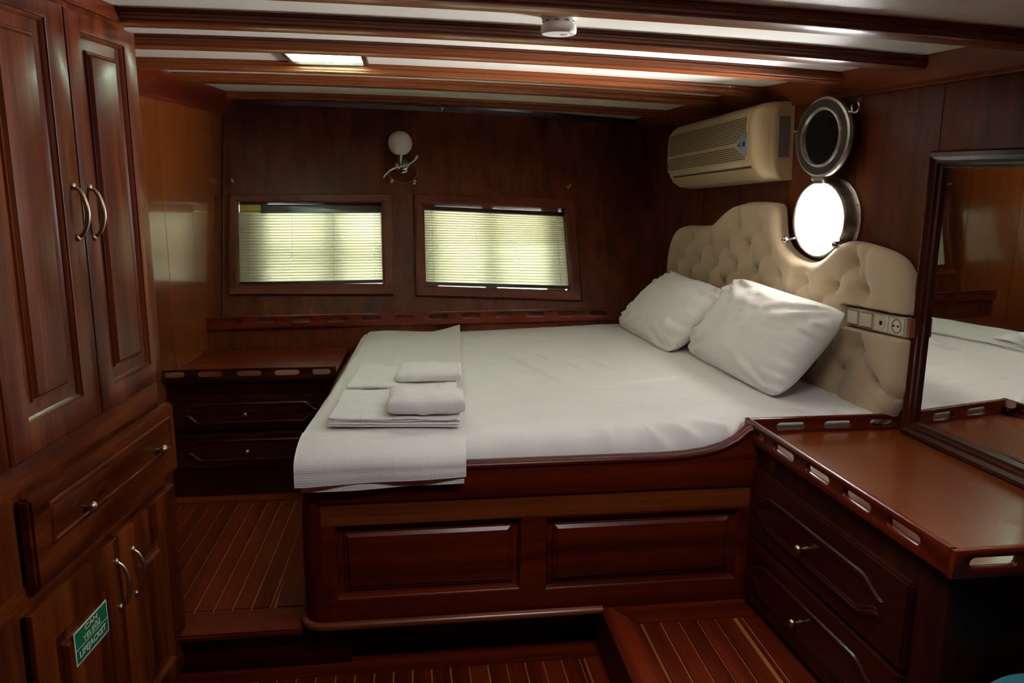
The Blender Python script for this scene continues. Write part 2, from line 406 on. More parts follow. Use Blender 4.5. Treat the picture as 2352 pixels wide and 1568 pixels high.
def beam(y0, y1, x0, x1, mat=BX, depth=0.036):
    w = y1 - y0
    prof = [(0, 0.02), (0, -.006), (.003, -.010), (.003, -.016), (.0, -.019), (.0, -.026), (.004, -.030), (.004, -.034), (.009, -depth)]
    prof = prof + [(w - a, b) for a, b in prof[::-1]]
    bm = bmn(); n = 22
    rings = []
    for k in range(n + 1):
        x = x0 + (x1 - x0) * k / n
        rings.append([V((x, y0 + a, zw(x) + zdrop(y0) + b)) for a, b in prof])
    loft(bm, rings, True, True)
    return obj('beam', bm, mat, st, smooth=30)
def rwx(y): return RW.o.x + (y - RW.o.y) * RW.u.x / RW.u.y
def lwx(y): return LW.o.x + (y - LW.o.y) * LW.u.x / LW.u.y
for y0, y1 in ((1.03, 1.12), (1.40, 1.49), (1.89, 1.98), (2.32, 2.41), (2.73, 2.815), (3.26, 3.335), (3.68, 3.79), (4.30, 4.355)):
    beam(y0, y1, lwx(y0) + .03, rwx(y0) - .075)
beam(-0.10, -0.01, -1.4, 1.9); beam(0.10, 0.19, -1.4, 1.9)

# ------------------------------------------------------------------ starboard wall, with the porthole hole
st = tag(thing('wall_right', RW(0, -1.53)), kind='structure')
PS, PZ0, PU, PV = 0.545, -0.152, 1.15, 0.95
def pcirc(r): return [(PS + (a - PS) * PU, PZ0 + (b - PZ0) * PV) for a, b in circ(PS, PZ0, r)]
plate('wall_core', RW, rect(-3.8, 2.75, -1.60, 0.40), [pcirc(0.143)], -0.075, -0.012, DZ, st, 0.001)
edges = [-3.6, -3.2, -2.8, -2.4, -2.0, -1.6, -1.2, -0.8, -0.39, 0.012, 0.413, 0.86, 1.26, 1.66, 2.06, 2.74]
for a, b in zip(edges, edges[1:]):
    h = [pcirc(0.143)] if a < PS < b else []
    plate('panel', RW, rect(a + .0012, b - .0012, -1.55, 0.38), h, -0.012, 0.0, PZ, st, 0.0012)
bm = bmn()                                   # beam shelf: sloped board along the top, with a bead at its foot
prof = [(0.0, 0.283), (0.012, 0.281), (0.017, 0.287), (0.015, 0.295), (0.085, 0.352), (0.093, 0.363), (0.0, 0.40)]
loft(bm, [[RW(s, z, c) for c, z in prof] for s in (-3.7, 2.7)], True, True)
tag(obj('trim_1', bm, TRY, bev=0.002), kind='structure')

# ------------------------------------------------------------------ port wall
st = tag(thing('wall_left', LW(0, -1.53)), kind='structure')
boxo('wall_core', LW, -5.3, 0.95, -1.60, 0.44, -0.06, -0.010, DZ, st, 0)
ed = [-5.2, -4.4, -3.6, -2.8, -2.0, -1.4, -1.15, -0.84, -0.53, -0.215, 0.095, 0.42, 0.93]
for a, b in zip(ed, ed[1:]): boxo('panel', LW, a + .001, b - .001, -1.55, 0.43, -0.010, 0.0, PZG, st, 0.0012)
bm = bmn()
prof = [(0.0, 0.298), (0.010, 0.297), (0.014, 0.304), (0.013, 0.31), (0.055, 0.372), (0.060, 0.40), (0.0, 0.43)]
loft(bm, [[LW(s, z, c) for c, z in prof] for s in (-5.2, 0.92)], True, True)
tag(obj('trim_2', bm, WY, bev=0.002), kind='structure')
# wall behind the camera, with its passage door
st = tag(thing('wall_front', (0, -1.25, -1.53)), kind='structure')
boxo('wall_core', Fr((0, -1.3, 0), X, Z, Y), -1.7, 2.1, -1.60, 0.44, -0.05, 0.0, DZ, st, 0)
for k in range(9): boxo('panel', Fr((0, -1.3, 0), X, Z, Y), -1.7 + .42 * k + .001, -1.7 + .42 * (k + 1) - .001, -1.53, 0.43, 0.0, 0.01, PZ, st, 0.001)

# ------------------------------------------------------------------ raked stern wall with two windows
def Lp(z): return V((-.941 + .0227 * (z + .71), 4.20 + .208 * (z + .71), z))
def Rp(z): return V((1.457 - .036 * (z + .571), 4.425 + .487 * (z + .571), z))
def bp(u, z, c=0.0):
    l, r = Lp(z), Rp(z); p = l.lerp(r, u)
    if c:
        du = r - l; dz = Lp(z + .01).lerp(Rp(z + .01), u) - p
        n = du.cross(dz).normalized()         # points to the cabin
        if n.y > 0: n = -n
        p = p + n * c
    return p
WIN = [dict(outer=[(.0122, -.606), (.362, -.627), (.3626, -.104), (.0122, -.105)], inner=[(.034, -.553), (.338, -.568), (.336, -.150), (.031, -.144)]),
       dict(outer=[(.4107, -.634), (.7925, -.684), (.7937, -.135), (.4119, -.104)], inner=[(.4326, -.584), (.7676, -.626), (.7688, -.186), (.4323, -.153)])]
ZB, ZT = -1.58, 0.45
def hole_strip(bm, u0, u1, hole, c, n=6):
    """wall strip between u0 and u1 from ZB to ZT, leaving the four-cornered hole open"""
    zs_lo = [ZB + (-.9 - ZB) * k / 3 for k in range(4)]
    def quad(a, b, cc, d, m=4):
        g = []
        for i in range(m + 1):
            row = []
            for j in range(m + 1):
                x, y = j / m, i / m
                u = (a[0] * (1 - x) + b[0] * x) * (1 - y) + (d[0] * (1 - x) + cc[0] * x) * y
                z = (a[1] * (1 - x) + b[1] * x) * (1 - y) + (d[1] * (1 - x) + cc[1] * x) * y
                row.append(bm.verts.new(bp(u, z, c)))
            g.append(row)
        for i in range(m):
            for j in range(m): bm.faces.new((g[i][j], g[i][j + 1], g[i + 1][j + 1], g[i + 1][j]))
    if hole is None:
        quad((u0, ZB), (u1, ZB), (u1, ZT), (u0, ZT), 8); return
    bl, br, tr, tl = hole
    quad((u0, ZB), (u1, ZB), br, bl); quad(bl, (u0, ZB), (u0, ZT), tl); quad(br, (u1, ZB), (u1, ZT), tr); quad(tl, tr, (u1, ZT), (u0, ZT))
st = tag(thing('wall_back', bp(.5, -1.53)), kind='structure')
strips = [(-.02, .351, WIN[0]['inner']), (.351, .4085, None), (.4085, .866, WIN[1]['inner']), (.866, 1.03, None)]
bm = bmn()
for u0, u1, h in strips: hole_strip(bm, u0, u1, h, -0.03)
obj('wall_core', bm, DZ, st, recalc=False)
for u0, u1, h in strips:
    bm = bmn(); hole_strip(bm, u0 + .0006, u1 - .0006, h, 0.0); obj('panel', bm, PZ, st, recalc=False)
# head board that closes the wall against the ceiling
bm = bmn(); rings = []
for k in range(13):
    u = -.02 + 1.04 * k / 12; x = bp(u, .36).x; zt = zw(x) + zdrop(4.6); p = bp(u, zt - .02)
    rings.append([p + V((0, .05, .05)), p + V((0, -.016, .05)), p + V((0, -.016, .010)), p + V((0, -.012, -.002)), p + V((0, -.009, -.010)), p + V((0, -.005, -.022)), p + V((0, .05, -.022))])
loft(bm, rings, True, True); tag(obj('trim_3', bm, DX, smooth=30), kind='structure')
# corner beads of the stern wall
for nm, f, inw in (('trim_4', Lp, V((.006, -.006, 0))), ('trim_5', Rp, V((-.006, -.006, 0)))):
    bm = bmn(); tube(bm, [f(z) + inw for z in (-.74, -.4, 0, .36)], .0032, 8); tag(obj(nm, bm, WZ, smooth=60), kind='structure')

# windows: four mitred boards, reveal, glass; outside them the stern rail posts
def bilin(c, a, b): return tuple((c[0][i] * (1 - a) + c[1][i] * a) * (1 - b) + (c[3][i] * (1 - a) + c[2][i] * a) * b for i in range(2))
for wi, W in enumerate(WIN):
    st = tag(thing('window_%d' % (wi + 1), bp(*bilin(W['outer'], .5, 0))), kind='structure')
    o, n = W['outer'], W['inner']
    for k in range(4):
        k2 = (k + 1) % 4; bm = bmn()
        A, B, C_, D = o[k], o[k2], n[k2], n[k]
        ctr = bilin(n, .5, .5)
        def ins(p, f): return (p[0] + (ctr[0] - p[0]) * f, p[1] + (ctr[1] - p[1]) * f)
        rows = [[(A, 0.0), (B, 0.0)], [(A, .017), (B, .017)], [(ins(A, .02), .021), (ins(B, .02), .021)], [(ins(D, -.03), .021), (ins(C_, -.03), .021)], [(D, .016), (C_, .016)], [(D, -.075), (C_, -.075)]]
        loft(bm, [[bp(q[0], q[1], c) for q, c in r] for r in rows], closed=False)
        obj('frame_rail' if k % 2 == 0 else 'frame_stile', bm, FRX if k % 2 == 0 else FRZ, st, smooth=20)
    bm = bmn(); loft(bm, [[bp(q[0], q[1], c) for q in n] for c in (-.066, -.071)], True, True); obj('glass', bm, GLASS, st)
    g = tag(thing('stern_rail', bp(*bilin(n, .5, 0), -.2)), kind='structure')
    for f0, f1 in (((0.0, .20), (.60, .70)) if wi == 0 else ((0.0, .10), (.43, .51), (.87, 1.0))):
        bm = bmn()
        loft(bm, [[bp(*bilin(n, f, e), c) for f, c in ((f0, -.11), (f1, -.11), (f1, -.13), (f0, -.13))] for e in (-.3, 1.3)], True, True); obj('post', bm, POSTM, g)
    if wi == 0:
        bm = bmn(); loft(bm, [[bp(*bilin(n, f, e), c) for e, c in ((.36, -.135), (.45, -.135), (.45, -.15), (.36, -.15))] for f in (-.1, 1.1)], True, True); obj('crossbar', bm, POSTM, g)

# ------------------------------------------------------------------ lower stern wall and its ledge with a slotted fiddle rail
A0 = V((-1.02, 3.985, 0)); A1 = V((1.62, 4.115, 0)); du = (A1 - A0).normalized(); dn = V((du.y, -du.x, 0))
LB = Fr(A0, du, Z, dn); LL = (A1 - A0).length
st = tag(thing('wall_lower_back', LB(1.3, -1.5)), kind='structure')
ed = [-.02, .45, .95, 1.38, 1.80, 2.25, LL]
for a, b in zip(ed, ed[1:]): boxo('panel', LB, a + .001, b - .001, -1.5, -0.735, -0.012, 0.0, PZ, st, 0.001)
bm = bmn(); prism(bm, WORLD, [(-1.03, 3.975), (1.62, 4.10), (1.62, 4.52), (-1.03, 4.30)], -0.745, -0.728)
tag(obj('trim_6', bm, WX, bev=0.002), kind='structure')
t = thing('ledge_rail', LB(1.2, -.73), 'long slotted fiddle rail on the ledge under the two stern windows', 'rail')
sl = [stadium(0.118 + .168 * k, 0.212 + .168 * k, -.7135, -.6905) for k in range(15)]
plate('slotted_board', LB, rect(0.028, LL - .03, -.741, -.678), sl, 0.0, 0.018, WX, t, 0.0045)

# ================================================================== FURNITURE
# ------------------------------------------------------------------ wardrobe
t = thing('wardrobe', WF(.1, -1.53), 'tall varnished mahogany wardrobe with four panelled doors and one drawer', 'wardrobe')
boxo('carcass', WF, -0.62, 0.558, -1.53, 0.40, -0.35, -0.002, VZ, t, 0.003)
boxo('cornice', WF, -0.62, 0.578, 0.385, 0.47, -0.35, 0.014, VY, t, 0.004)
boxo('rail', WF, -0.60, 0.556, -0.655, -0.588, -0.002, 0.004, VY, t, 0.001)
boxo('rail', WF, -0.60, 0.556, -0.905, -0.86, -0.002, 0.003, VY, t, 0.001)
def panel_door(s0, s1, z0, z1, st_w, top, bot, c1, parent, hs, hz0, hz1, swap=0):
    F = WF
    d = plate('door', F, rect(s0, s1, z0, z1), [rect(s0 + st_w, s1 - st_w, z0 + bot, z1 - top)], 0.003, c1, VZ, parent, 0.005)
    raised('panel', F, s0 + st_w - .004, s1 - st_w + .004, z0 + bot - .004, z1 - top + .004,
           [(0, c1 - .002), (.006, c1 - .006), (.012, c1 - .014), (.038, c1 - .016), (.041, c1 - .011), (.045, c1 - .012), (.052, c1 - .004), (.056, c1 - .003)], VZ, d)
    bow_handle(F, hs, hz0, hz1, c1, d)
    return d
panel_door(-.178, .1975, -.583, .366, .078, .040, .068, .024, t, .163, -.148, -.030)
panel_door(.2015, .556, -.583, .366, .068, .045, .058, .024, t, .238, -.152, -.034)
dl = panel_door(-.178, .2050, -1.50, -.914, .078, .100, .060, .026, t, .186, -1.100, -.973)
panel_door(.2095, .570, -1.50, -.914, .078, .108, .060, .026, t, .276, -1.110, -.983)
panel_door(-.570, -.182, -.583, .366, .078, .040, .068, .024, t, -.52, -.148, -.030)
dr = boxo('drawer', WF, -.152, .588, -.872, -.664, .003, .034, VY, t, .007)
raised('panel', WF, -.085, .555, -.795, -.695, [(0, .0345), (.004, .0375), (.009, .0375), (.013, .033), (.018, .0345)], VY, dr)
knob(WF, .052, -.765, .029, .0135, dr); knob(WF, .452, -.765, .029, .0135, dr)
# safety sign stuck on the lower door
ang = math.radians(2.0); us = WF.u * math.cos(ang) + Z * math.sin(ang) * .35; vs = Z
SG = Fr(WF(.043, -1.084, .0242), us, vs, WF.n)
s = tag(boxo('sign', SG, -.078, .078, -.0425, .0425, 0, .0012, SIGNW, None, 0), 'green and white life jacket safety sign on lower wardrobe door', 'sign')
boxo('green_field', SG, -.074, .074, -.003, .0385, .0012, .0016, GREEN, s, 0)
boxo('green_field', SG, -.074, .074, -.0385, -.0055, .0012, .0016, GREEN, s, 0)
text('lettering', SG, 'CAN', .0175, 1.6, SIGNW, s, 0.0, .0280, .0016, .0002)
text('lettering', SG, 'YELEĞİ', .0175, 1.45, SIGNW, s, 0.0, .0070, .0016, .0002)
text('lettering', SG, 'LIFEJACKET', .0225, 1.10, SIGNW, s, 0.0, -.0215, .0016, .0003)

# ------------------------------------------------------------------ drawer unit under the port shelf
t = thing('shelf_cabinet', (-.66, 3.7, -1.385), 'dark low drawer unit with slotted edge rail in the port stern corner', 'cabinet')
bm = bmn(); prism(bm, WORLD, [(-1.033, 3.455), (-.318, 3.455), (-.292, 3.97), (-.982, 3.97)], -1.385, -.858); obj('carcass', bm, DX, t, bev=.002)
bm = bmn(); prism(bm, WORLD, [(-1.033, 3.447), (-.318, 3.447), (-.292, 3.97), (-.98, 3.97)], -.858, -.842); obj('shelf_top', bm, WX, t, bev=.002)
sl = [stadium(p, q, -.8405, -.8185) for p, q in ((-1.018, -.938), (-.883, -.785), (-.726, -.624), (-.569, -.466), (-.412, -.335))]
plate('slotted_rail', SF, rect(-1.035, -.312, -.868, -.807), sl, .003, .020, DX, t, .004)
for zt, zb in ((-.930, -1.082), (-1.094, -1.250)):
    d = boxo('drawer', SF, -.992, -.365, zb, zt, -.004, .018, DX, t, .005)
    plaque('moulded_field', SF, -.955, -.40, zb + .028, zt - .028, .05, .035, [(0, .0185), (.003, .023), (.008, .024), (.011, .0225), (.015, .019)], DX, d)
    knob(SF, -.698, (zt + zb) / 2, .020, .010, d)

# ------------------------------------------------------------------ bed
bed = thing('bed', (.4, 3.1, -1.37), 'built in double bed base with panelled mahogany front', 'bed')
top = [(-.275, -.872), (.78, -.872), (.86, -.869), (.93, -.860), (.985, -.845), (1.03, -.822), (1.060, -.795), (1.095, -.776)]
plate('apron', BF, [(-.275, -.966), (1.095, -.966)] + top[::-1], [], .0, .022, WX, bed, .002)
plate('front_frame', BF, rect(-.276, 1.098, -1.372, -.962), [rect(-.232, .336, -1.288, -1.046), rect(.419, 1.052, -1.294, -1.051)], -.012, .012, WX, bed, .004)
boxo('top_rail', BF, -.274, 1.083, -1.043, -.966, .010, .0135, LX, bed, .001)
prof = [(0, .008), (.006, .003), (.012, -.010), (.026, -.011), (.030, -.004), (.034, -.005), (.044, .003), (.048, .004)]
raised('panel', BF, -.236, .340, -1.292, -1.042, prof, WX, bed)
raised('panel', BF, .415, 1.056, -1.298, -1.047, prof, WX, bed)
bm = bmn()                                   # rounded corner post and the side of the bed
rc = .062
pts = [(-.275 - rc * math.sin(a), 2.318 + rc - rc * math.cos(a)) for a in [math.pi / 2 * k / 8 for k in range(9)]]
prism(bm, WORLD, pts + [(-.275, 2.38)], -1.372, -.872); obj('corner_post', bm, WZ, bed, smooth=40)
bm = bmn(); prism(bm, WORLD, [(-.337, 2.379), (-.275, 2.379), (-.22, 3.97), (-.284, 3.97)], -1.385, -.872); obj('side_board', bm, WY, bed, bev=.002)
def rim_path():
    P = [V((-.259, 3.97, -.866)), V((-.290, 3.45, -.866)), V((-.322, 2.50, -.866))]
    for k in range(9):
        a = math.pi / 2 * k / 8; P.append(V((-.275 - .048 * math.cos(a), 2.392 - rc * math.sin(a), -.866)))
    P += [V((x, 2.327, z + .007)) for x, z in ((-.15, -.872), (.2, -.872), (.5, -.872), (.7, -.872), (.78, -.872))]
    P += [V((x, 2.327, z + .007)) for x, z in top[2:]]
    return P
bm = bmn(); tube(bm, rim_path(), .0145, 12, True, 1.75); obj('rim', bm, WX, bed, smooth=60)
P = [V((-.285, 3.0, -1.375)), V((-.318, 2.55, -1.375))] + [V((-.275 - .055 * math.cos(a), 2.386 - .062 * math.sin(a), -1.375)) for a in [math.pi / 2 * k / 8 for k in range(9)]] + [V((x, 2.324, -1.375)) for x in (-.1, .2, .5, .606)]
bm = bmn(); tube(bm, P, .0155, 12, True, 1.5); obj('bullnose', bm, LX, bed, smooth=60)
boxo('kick_board', WORLD, -.335, .63, 2.425, 2.44, -1.532, -1.372, DX, bed, .001)
boxo('bed_platform', WORLD, -.25, 1.55, 2.36, 3.97, -1.20, -.93, WX, bed, 0)

# mattress under a tight fitted sheet
def fbm(x, y, s, seed=0): return noise.fractal(V((x * s, y * s, seed)), 1.0, 2.0, 4)
def mat_z(x, y):
    z = -.800 + .034 * max(0, min(1, (x + .35) / 1.35)) + .010 * math.sin(math.pi * max(0, min(1, (y - 2.35) / 1.65)))
    return z
def left_x(y): return -.312 + (y - 2.33) * .040
def crease(x, y, x0, y0, x1, y1, w, h):
    d = V((x1 - x0, y1 - y0, 0)); L = d.length; d /= L; q = V((x - x0, y - y0, 0)); tt = q.dot(d)
    f = max(0, min(1, tt / L)); e = math.sin(math.pi * f) if 0 < f < 1 else 0
    return h * e * math.exp(-((q.x * d.y - q.y * d.x) / w) ** 2)
bm = bmn(); NX, NY = 330, 260
g = []
for j in range(NY + 1):
    fy = j / NY; row = []
    for i in range(NX + 1):
        fx = i / NX
        xa_ = left_x(2.4) + (1.60 - left_x(2.4)) * fx; y0 = 2.337 + .062 * max(0, min(1, (xa_ - 1.03) / .05)); y = y0 + (3.978 + (xa_ + 1.02) * .0492 - y0) * (fy ** 1.35)
        xl = left_x(y); xr = rwx(y) - .02; x = xl + (xr - xl) * (fx if fx > .15 else fx)
        x = xl + (xr - xl) * fx
        z = mat_z(x, y)
        z += .0016 * fbm(x, y, 5.0) + .0010 * fbm(x * .6 + y, y - .3 * x, 11, 3)
        # diagonal pulls on the middle of the sheet
        z += crease(x, y, .372, 3.62, .60, 2.78, .0045, .006) + crease(x, y, .50, 3.30, .70, 3.02, .005, .005) + crease(x, y, .66, 3.38, .80, 3.0, .005, -.004)
        z += crease(x, y, .38, 3.55, .58, 2.85, .008, .013) + crease(x, y, .70, 3.42, .84, 2.98, .010, .010) + crease(x, y, .52, 3.50, .66, 3.1, .012, -.009) + crease(x, y, .30, 3.45, .50, 3.0, .012, .005) + crease(x, y, .62, 3.35, .74, 2.9, .009, .009)
        z += crease(x, y, .55, 2.80, 1.15, 2.92, .014, .012) + crease(x, y, .60, 2.58, 1.15, 2.62, .012, .010)
        z += crease(x, y, .24, 3.3, .40, 2.9, .014, .003) + crease(x, y, .30, 3.1, .5, 2.65, .02, .003)
        # rounding at front (with gathers) and left
        r = .10; df = (y - y0)
        rim = -.868 if x < .8 else -.868 + .09 * min(1, max(0, (x - .8) / .30)) ** 1.6
        if df < r:
            k = 1 - df / r; drop = (z - rim) * (1 - math.sqrt(max(0, 1 - k ** 2.4)))
            z -= drop
            gat = math.exp(-((k - .75) / .3) ** 2)
            z += gat * (.0035 * math.sin(x * 46 + 5 * fbm(x, 1, 3)) * (0.8 + 1.6 * max(0, fbm(x, 4, 2.2) + .3)) + .006 * fbm(x, y * .2, 9, 8))
            if 1.0 > x > .75: z += gat * .009 * math.sin((x - .75) * 55 + df * 60)
        dl_ = (x - xl)
        if dl_ < .06:
            k = 1 - dl_ / .06; z -= (z + .862) * (1 - math.sqrt(max(0, 1 - k ** 2.2)))
        row.append(bm.verts.new((x, y, z)))
    g.append(row)
for j in range(NY):
    for i in range(NX): bm.faces.new((g[j][i], g[j][i + 1], g[j + 1][i + 1], g[j + 1][i]))
bd = [g[0][i] for i in range(NX + 1)] + [g[j][NX] for j in range(1, NY + 1)] + [g[NY][i] for i in range(NX - 1, -1, -1)] + [g[j][0] for j in range(NY - 1, 0, -1)]
lo = [bm.verts.new((v.co.x, v.co.y, -.925)) for v in bd]
for i in range(len(bd)):
    k = (i + 1) % len(bd); bm.faces.new((bd[i], lo[i], lo[k], bd[k]))
bm.faces.new(lo)
tag(obj('mattress', bm, SHEET, smooth=50), 'wide mattress under a tight white fitted sheet', 'mattress')

# ------------------------------------------------------------------ folded blanket across the foot of the bed
def top_z(x, y):
    z = mat_z(x, y); df = y - 2.337
    if df < .10: z -= (z + .868) * (1 - math.sqrt(max(0, 1 - max(0, 1 - df / .10) ** 2.4)))
    return z
def blanket(hang, off, xl, xr, seed):
    """cloth path from the stern end over the mattress and down over the front"""
    bm = bmn(); uvl = bm.loops.layers.uv.new('cloth')
    path = []
    for k in range(46): path.append((4.02 - (4.02 - 2.44) * k / 45, None))
    za = mat_z(-.1, 2.44) + off
    R = .148 - (.0 if off > .012 else .006)
    for k in range(1, 13):
        a = math.pi / 2 * k / 12; path.append((2.44 - (2.44 - 2.292 + off * 1.35) * math.sin(a), za - .07 * (1 - math.cos(a))))
    ye = path[-1][0]
    for k in range(1, 9): path.append((ye + .0008 * math.sin(k), za - .07 - (hang - .07) * k / 8))
    NXb = 44; top_, bot_ = [], []
    s = 0; ps = None; S = []
    for p in path:
        zz = p[1] if p[1] is not None else mat_z(-.1, p[0])
        if ps: s += math.hypot(p[0] - ps[0], zz - ps[1])
        ps = (p[0], zz); S.append(s)
    for pi, (y, z) in enumerate(path):
        a, b = [], []
        for i in range(NXb + 1):
            f = i / NXb; fy = (y - 2.28) / 1.74
            x0 = xl[0] + (xl[1] - xl[0]) * max(0, fy); x1 = xr[0] + (xr[1] - xr[0]) * max(0, fy)
            x = x0 + (x1 - x0) * f
            zz = mat_z(x, y) + off if z is None else z
            yy = y
            wv = .0025 * fbm(x, y, 7, seed) + .0012 * fbm(x, y, 19, seed + 2)
            if z is None:
                zz += wv
                if y > 3.9: zz += (y - 3.9) / .12 * (.008 * math.sin(f * 7) + (.016 * max(0, f - .7) / .3) + .004)
                e = min(f, 1 - f)
                if e < .04 and f < .5: zz -= .020 * (1 - e / .04) * max(0, min(1, (y - 2.46) / .5))
            else:
                yy -= .5 * abs(wv) + .004 * math.sin(f * 9 + seed) * min(1, (za - z) / .1)
                if z < za - .07: zz += -.012 * (1 - f) * ((za - .07 - z) / (hang - .07))
            a.append(bm.verts.new((x, yy, zz))); 
            nrm = V((0, 0, 1)) if z is None else V((0, -1, .0))
            b.append(bm.verts.new(V((x, yy, zz)) - (V((0, 0, .006)) if z is None else V((0, -.006, .002)))))
        top_.append(a); bot_.append(b)
    for i in range(len(path) - 1):
        for j in range(NXb):
            f = bm.faces.new((top_[i][j], top_[i][j + 1], top_[i + 1][j + 1], top_[i + 1][j]))
            for l, (pi, pj) in zip(f.loops, ((i, j), (i, j + 1), (i + 1, j + 1), (i + 1, j))): l[uvl].uv = (pj / NXb * .62, S[pi] * 1.2)
            bm.faces.new((bot_[i][j], bot_[i + 1][j], bot_[i + 1][j + 1], bot_[i][j + 1]))
    n = len(path) - 1
    for i in range(n):
        bm.faces.new((top_[i][0], top_[i + 1][0], bot_[i + 1][0], bot_[i][0])); bm.faces.new((top_[i][NXb], bot_[i][NXb], bot_[i + 1][NXb], top_[i + 1][NXb]))
    for j in range(NXb):
        bm.faces.new((top_[0][j], bot_[0][j], bot_[0][j + 1], top_[0][j + 1])); bm.faces.new((top_[n][j], top_[n][j + 1], bot_[n][j + 1], bot_[n][j]))
    return bm
t = tag(thing('blanket', (-.08, 3.1, -.79)), 'white waffle blanket folded lengthways over the foot of the bed', 'blanket')
obj('upper_fold', blanket(.108, .016, (-.338, -.215), (.164, .262), 1.0), BLANK, t, smooth=60)
obj('lower_fold', blanket(.122, .007, (-.322, -.238), (.158, .254), 5.0), BLANK, t, smooth=60)

# ------------------------------------------------------------------ towels
def towel(name, label, q, z0, h, layers, soft, mat, seed, wav=0.0):
    """stack of folded layers between the corners q = FL, FR, BR, BL"""
    bm = bmn(); N = 26; lh = h / layers
    for L in range(layers):
        jit = [random.uniform(-.009, .009) for _ in range(4)]
        rings_t, rings_b = [], []
        W_ = (V(q[1]) - V(q[0])).length; D_ = (V(q[3]) - V(q[0])).length
        for j in range(N + 1):
            a, b = [], []
            for i in range(N + 1):
                fx, fy = .5 - .5 * math.cos(math.pi * i / N), .5 - .5 * math.cos(math.pi * j / N)
                ex = jit[0] * (1 - fx) + jit[1] * fx; ey = jit[2] * (1 - fy) + jit[3] * fy
                p = V(q[0]).lerp(V(q[1]), fx).lerp(V(q[3]).lerp(V(q[2]), fx), fy)
                rr_ = lh * (.5 + .9 * soft)
                m = min(min(fx, 1 - fx) * W_, min(fy, 1 - fy) * D_) / rr_; ed = math.sqrt(max(0, 1 - (1 - min(1, m)) ** 2))
                last = L == layers - 1
                zz = z0 + lh * (L + .5)
                th = lh * .48 * (0.2 + .8 * ed)
                sag = -.25 * soft * lh * (1 - ed) if last else 0
                wv = wav * fbm(p.x + L, p.y, 9, seed) * (L + 1) / layers
                pxy = V((p.x + ex * .6, p.y + ey * .6, 0))
                a.append(bm.verts.new((pxy.x, pxy.y, zz + th + sag + wv))); b.append(bm.verts.new((pxy.x, pxy.y, zz - th + sag + wv * .8)))
            rings_t.append(a); rings_b.append(b)
        for j in range(N):
            for i in range(N):
                bm.faces.new((rings_t[j][i], rings_t[j][i + 1], rings_t[j + 1][i + 1], rings_t[j + 1][i])); bm.faces.new((rings_b[j][i], rings_b[j + 1][i], rings_b[j + 1][i + 1], rings_b[j][i + 1]))
        for i in range(N):
            for R1, R2 in ((rings_t[0], rings_b[0]), (rings_t[N], rings_b[N])): bm.faces.new((R1[i], R2[i], R2[i + 1], R1[i + 1]))
            for k in (0, N): bm.faces.new((rings_t[i][k], rings_t[i + 1][k], rings_b[i + 1][k], rings_b[i][k]))
    return tag(obj(name, bm, mat, smooth=60), label, 'towel', 'folded towels on the blanket')
zb = -.769
towel('towel', 'large flat folded towel nearest the front edge of the blanket', [(-.256, 2.445, 0), (.152, 2.40, 0), (.165, 2.74, 0), (-.236, 2.79, 0)], zb, .030, 4, .2, TERRY, 2, .006)
towel('towel', 'thick folded bath towel on top of the front flat towel', [(-.066, 2.425, 0), (.172, 2.415, 0), (.178, 2.59, 0), (-.060, 2.61, 0)], zb + .031, .066, 1, .22, TERRY, 4, .010)
towel('towel', 'thin flat folded towel behind the front pair of towels', [(-.225, 2.815, 0), (.168, 2.77, 0), (.180, 3.10, 0), (-.200, 3.15, 0)], zb + .004, .031, 2, .3, TERRY, 6, .008)
towel('towel', 'small plump hand towel on top of the rear flat towel', [(-.052, 2.835, 0), (.182, 2.82, 0), (.190, 2.97, 0), (-.040, 2.98, 0)], zb + .034, .046, 1, .25, TERRY, 9, .008)

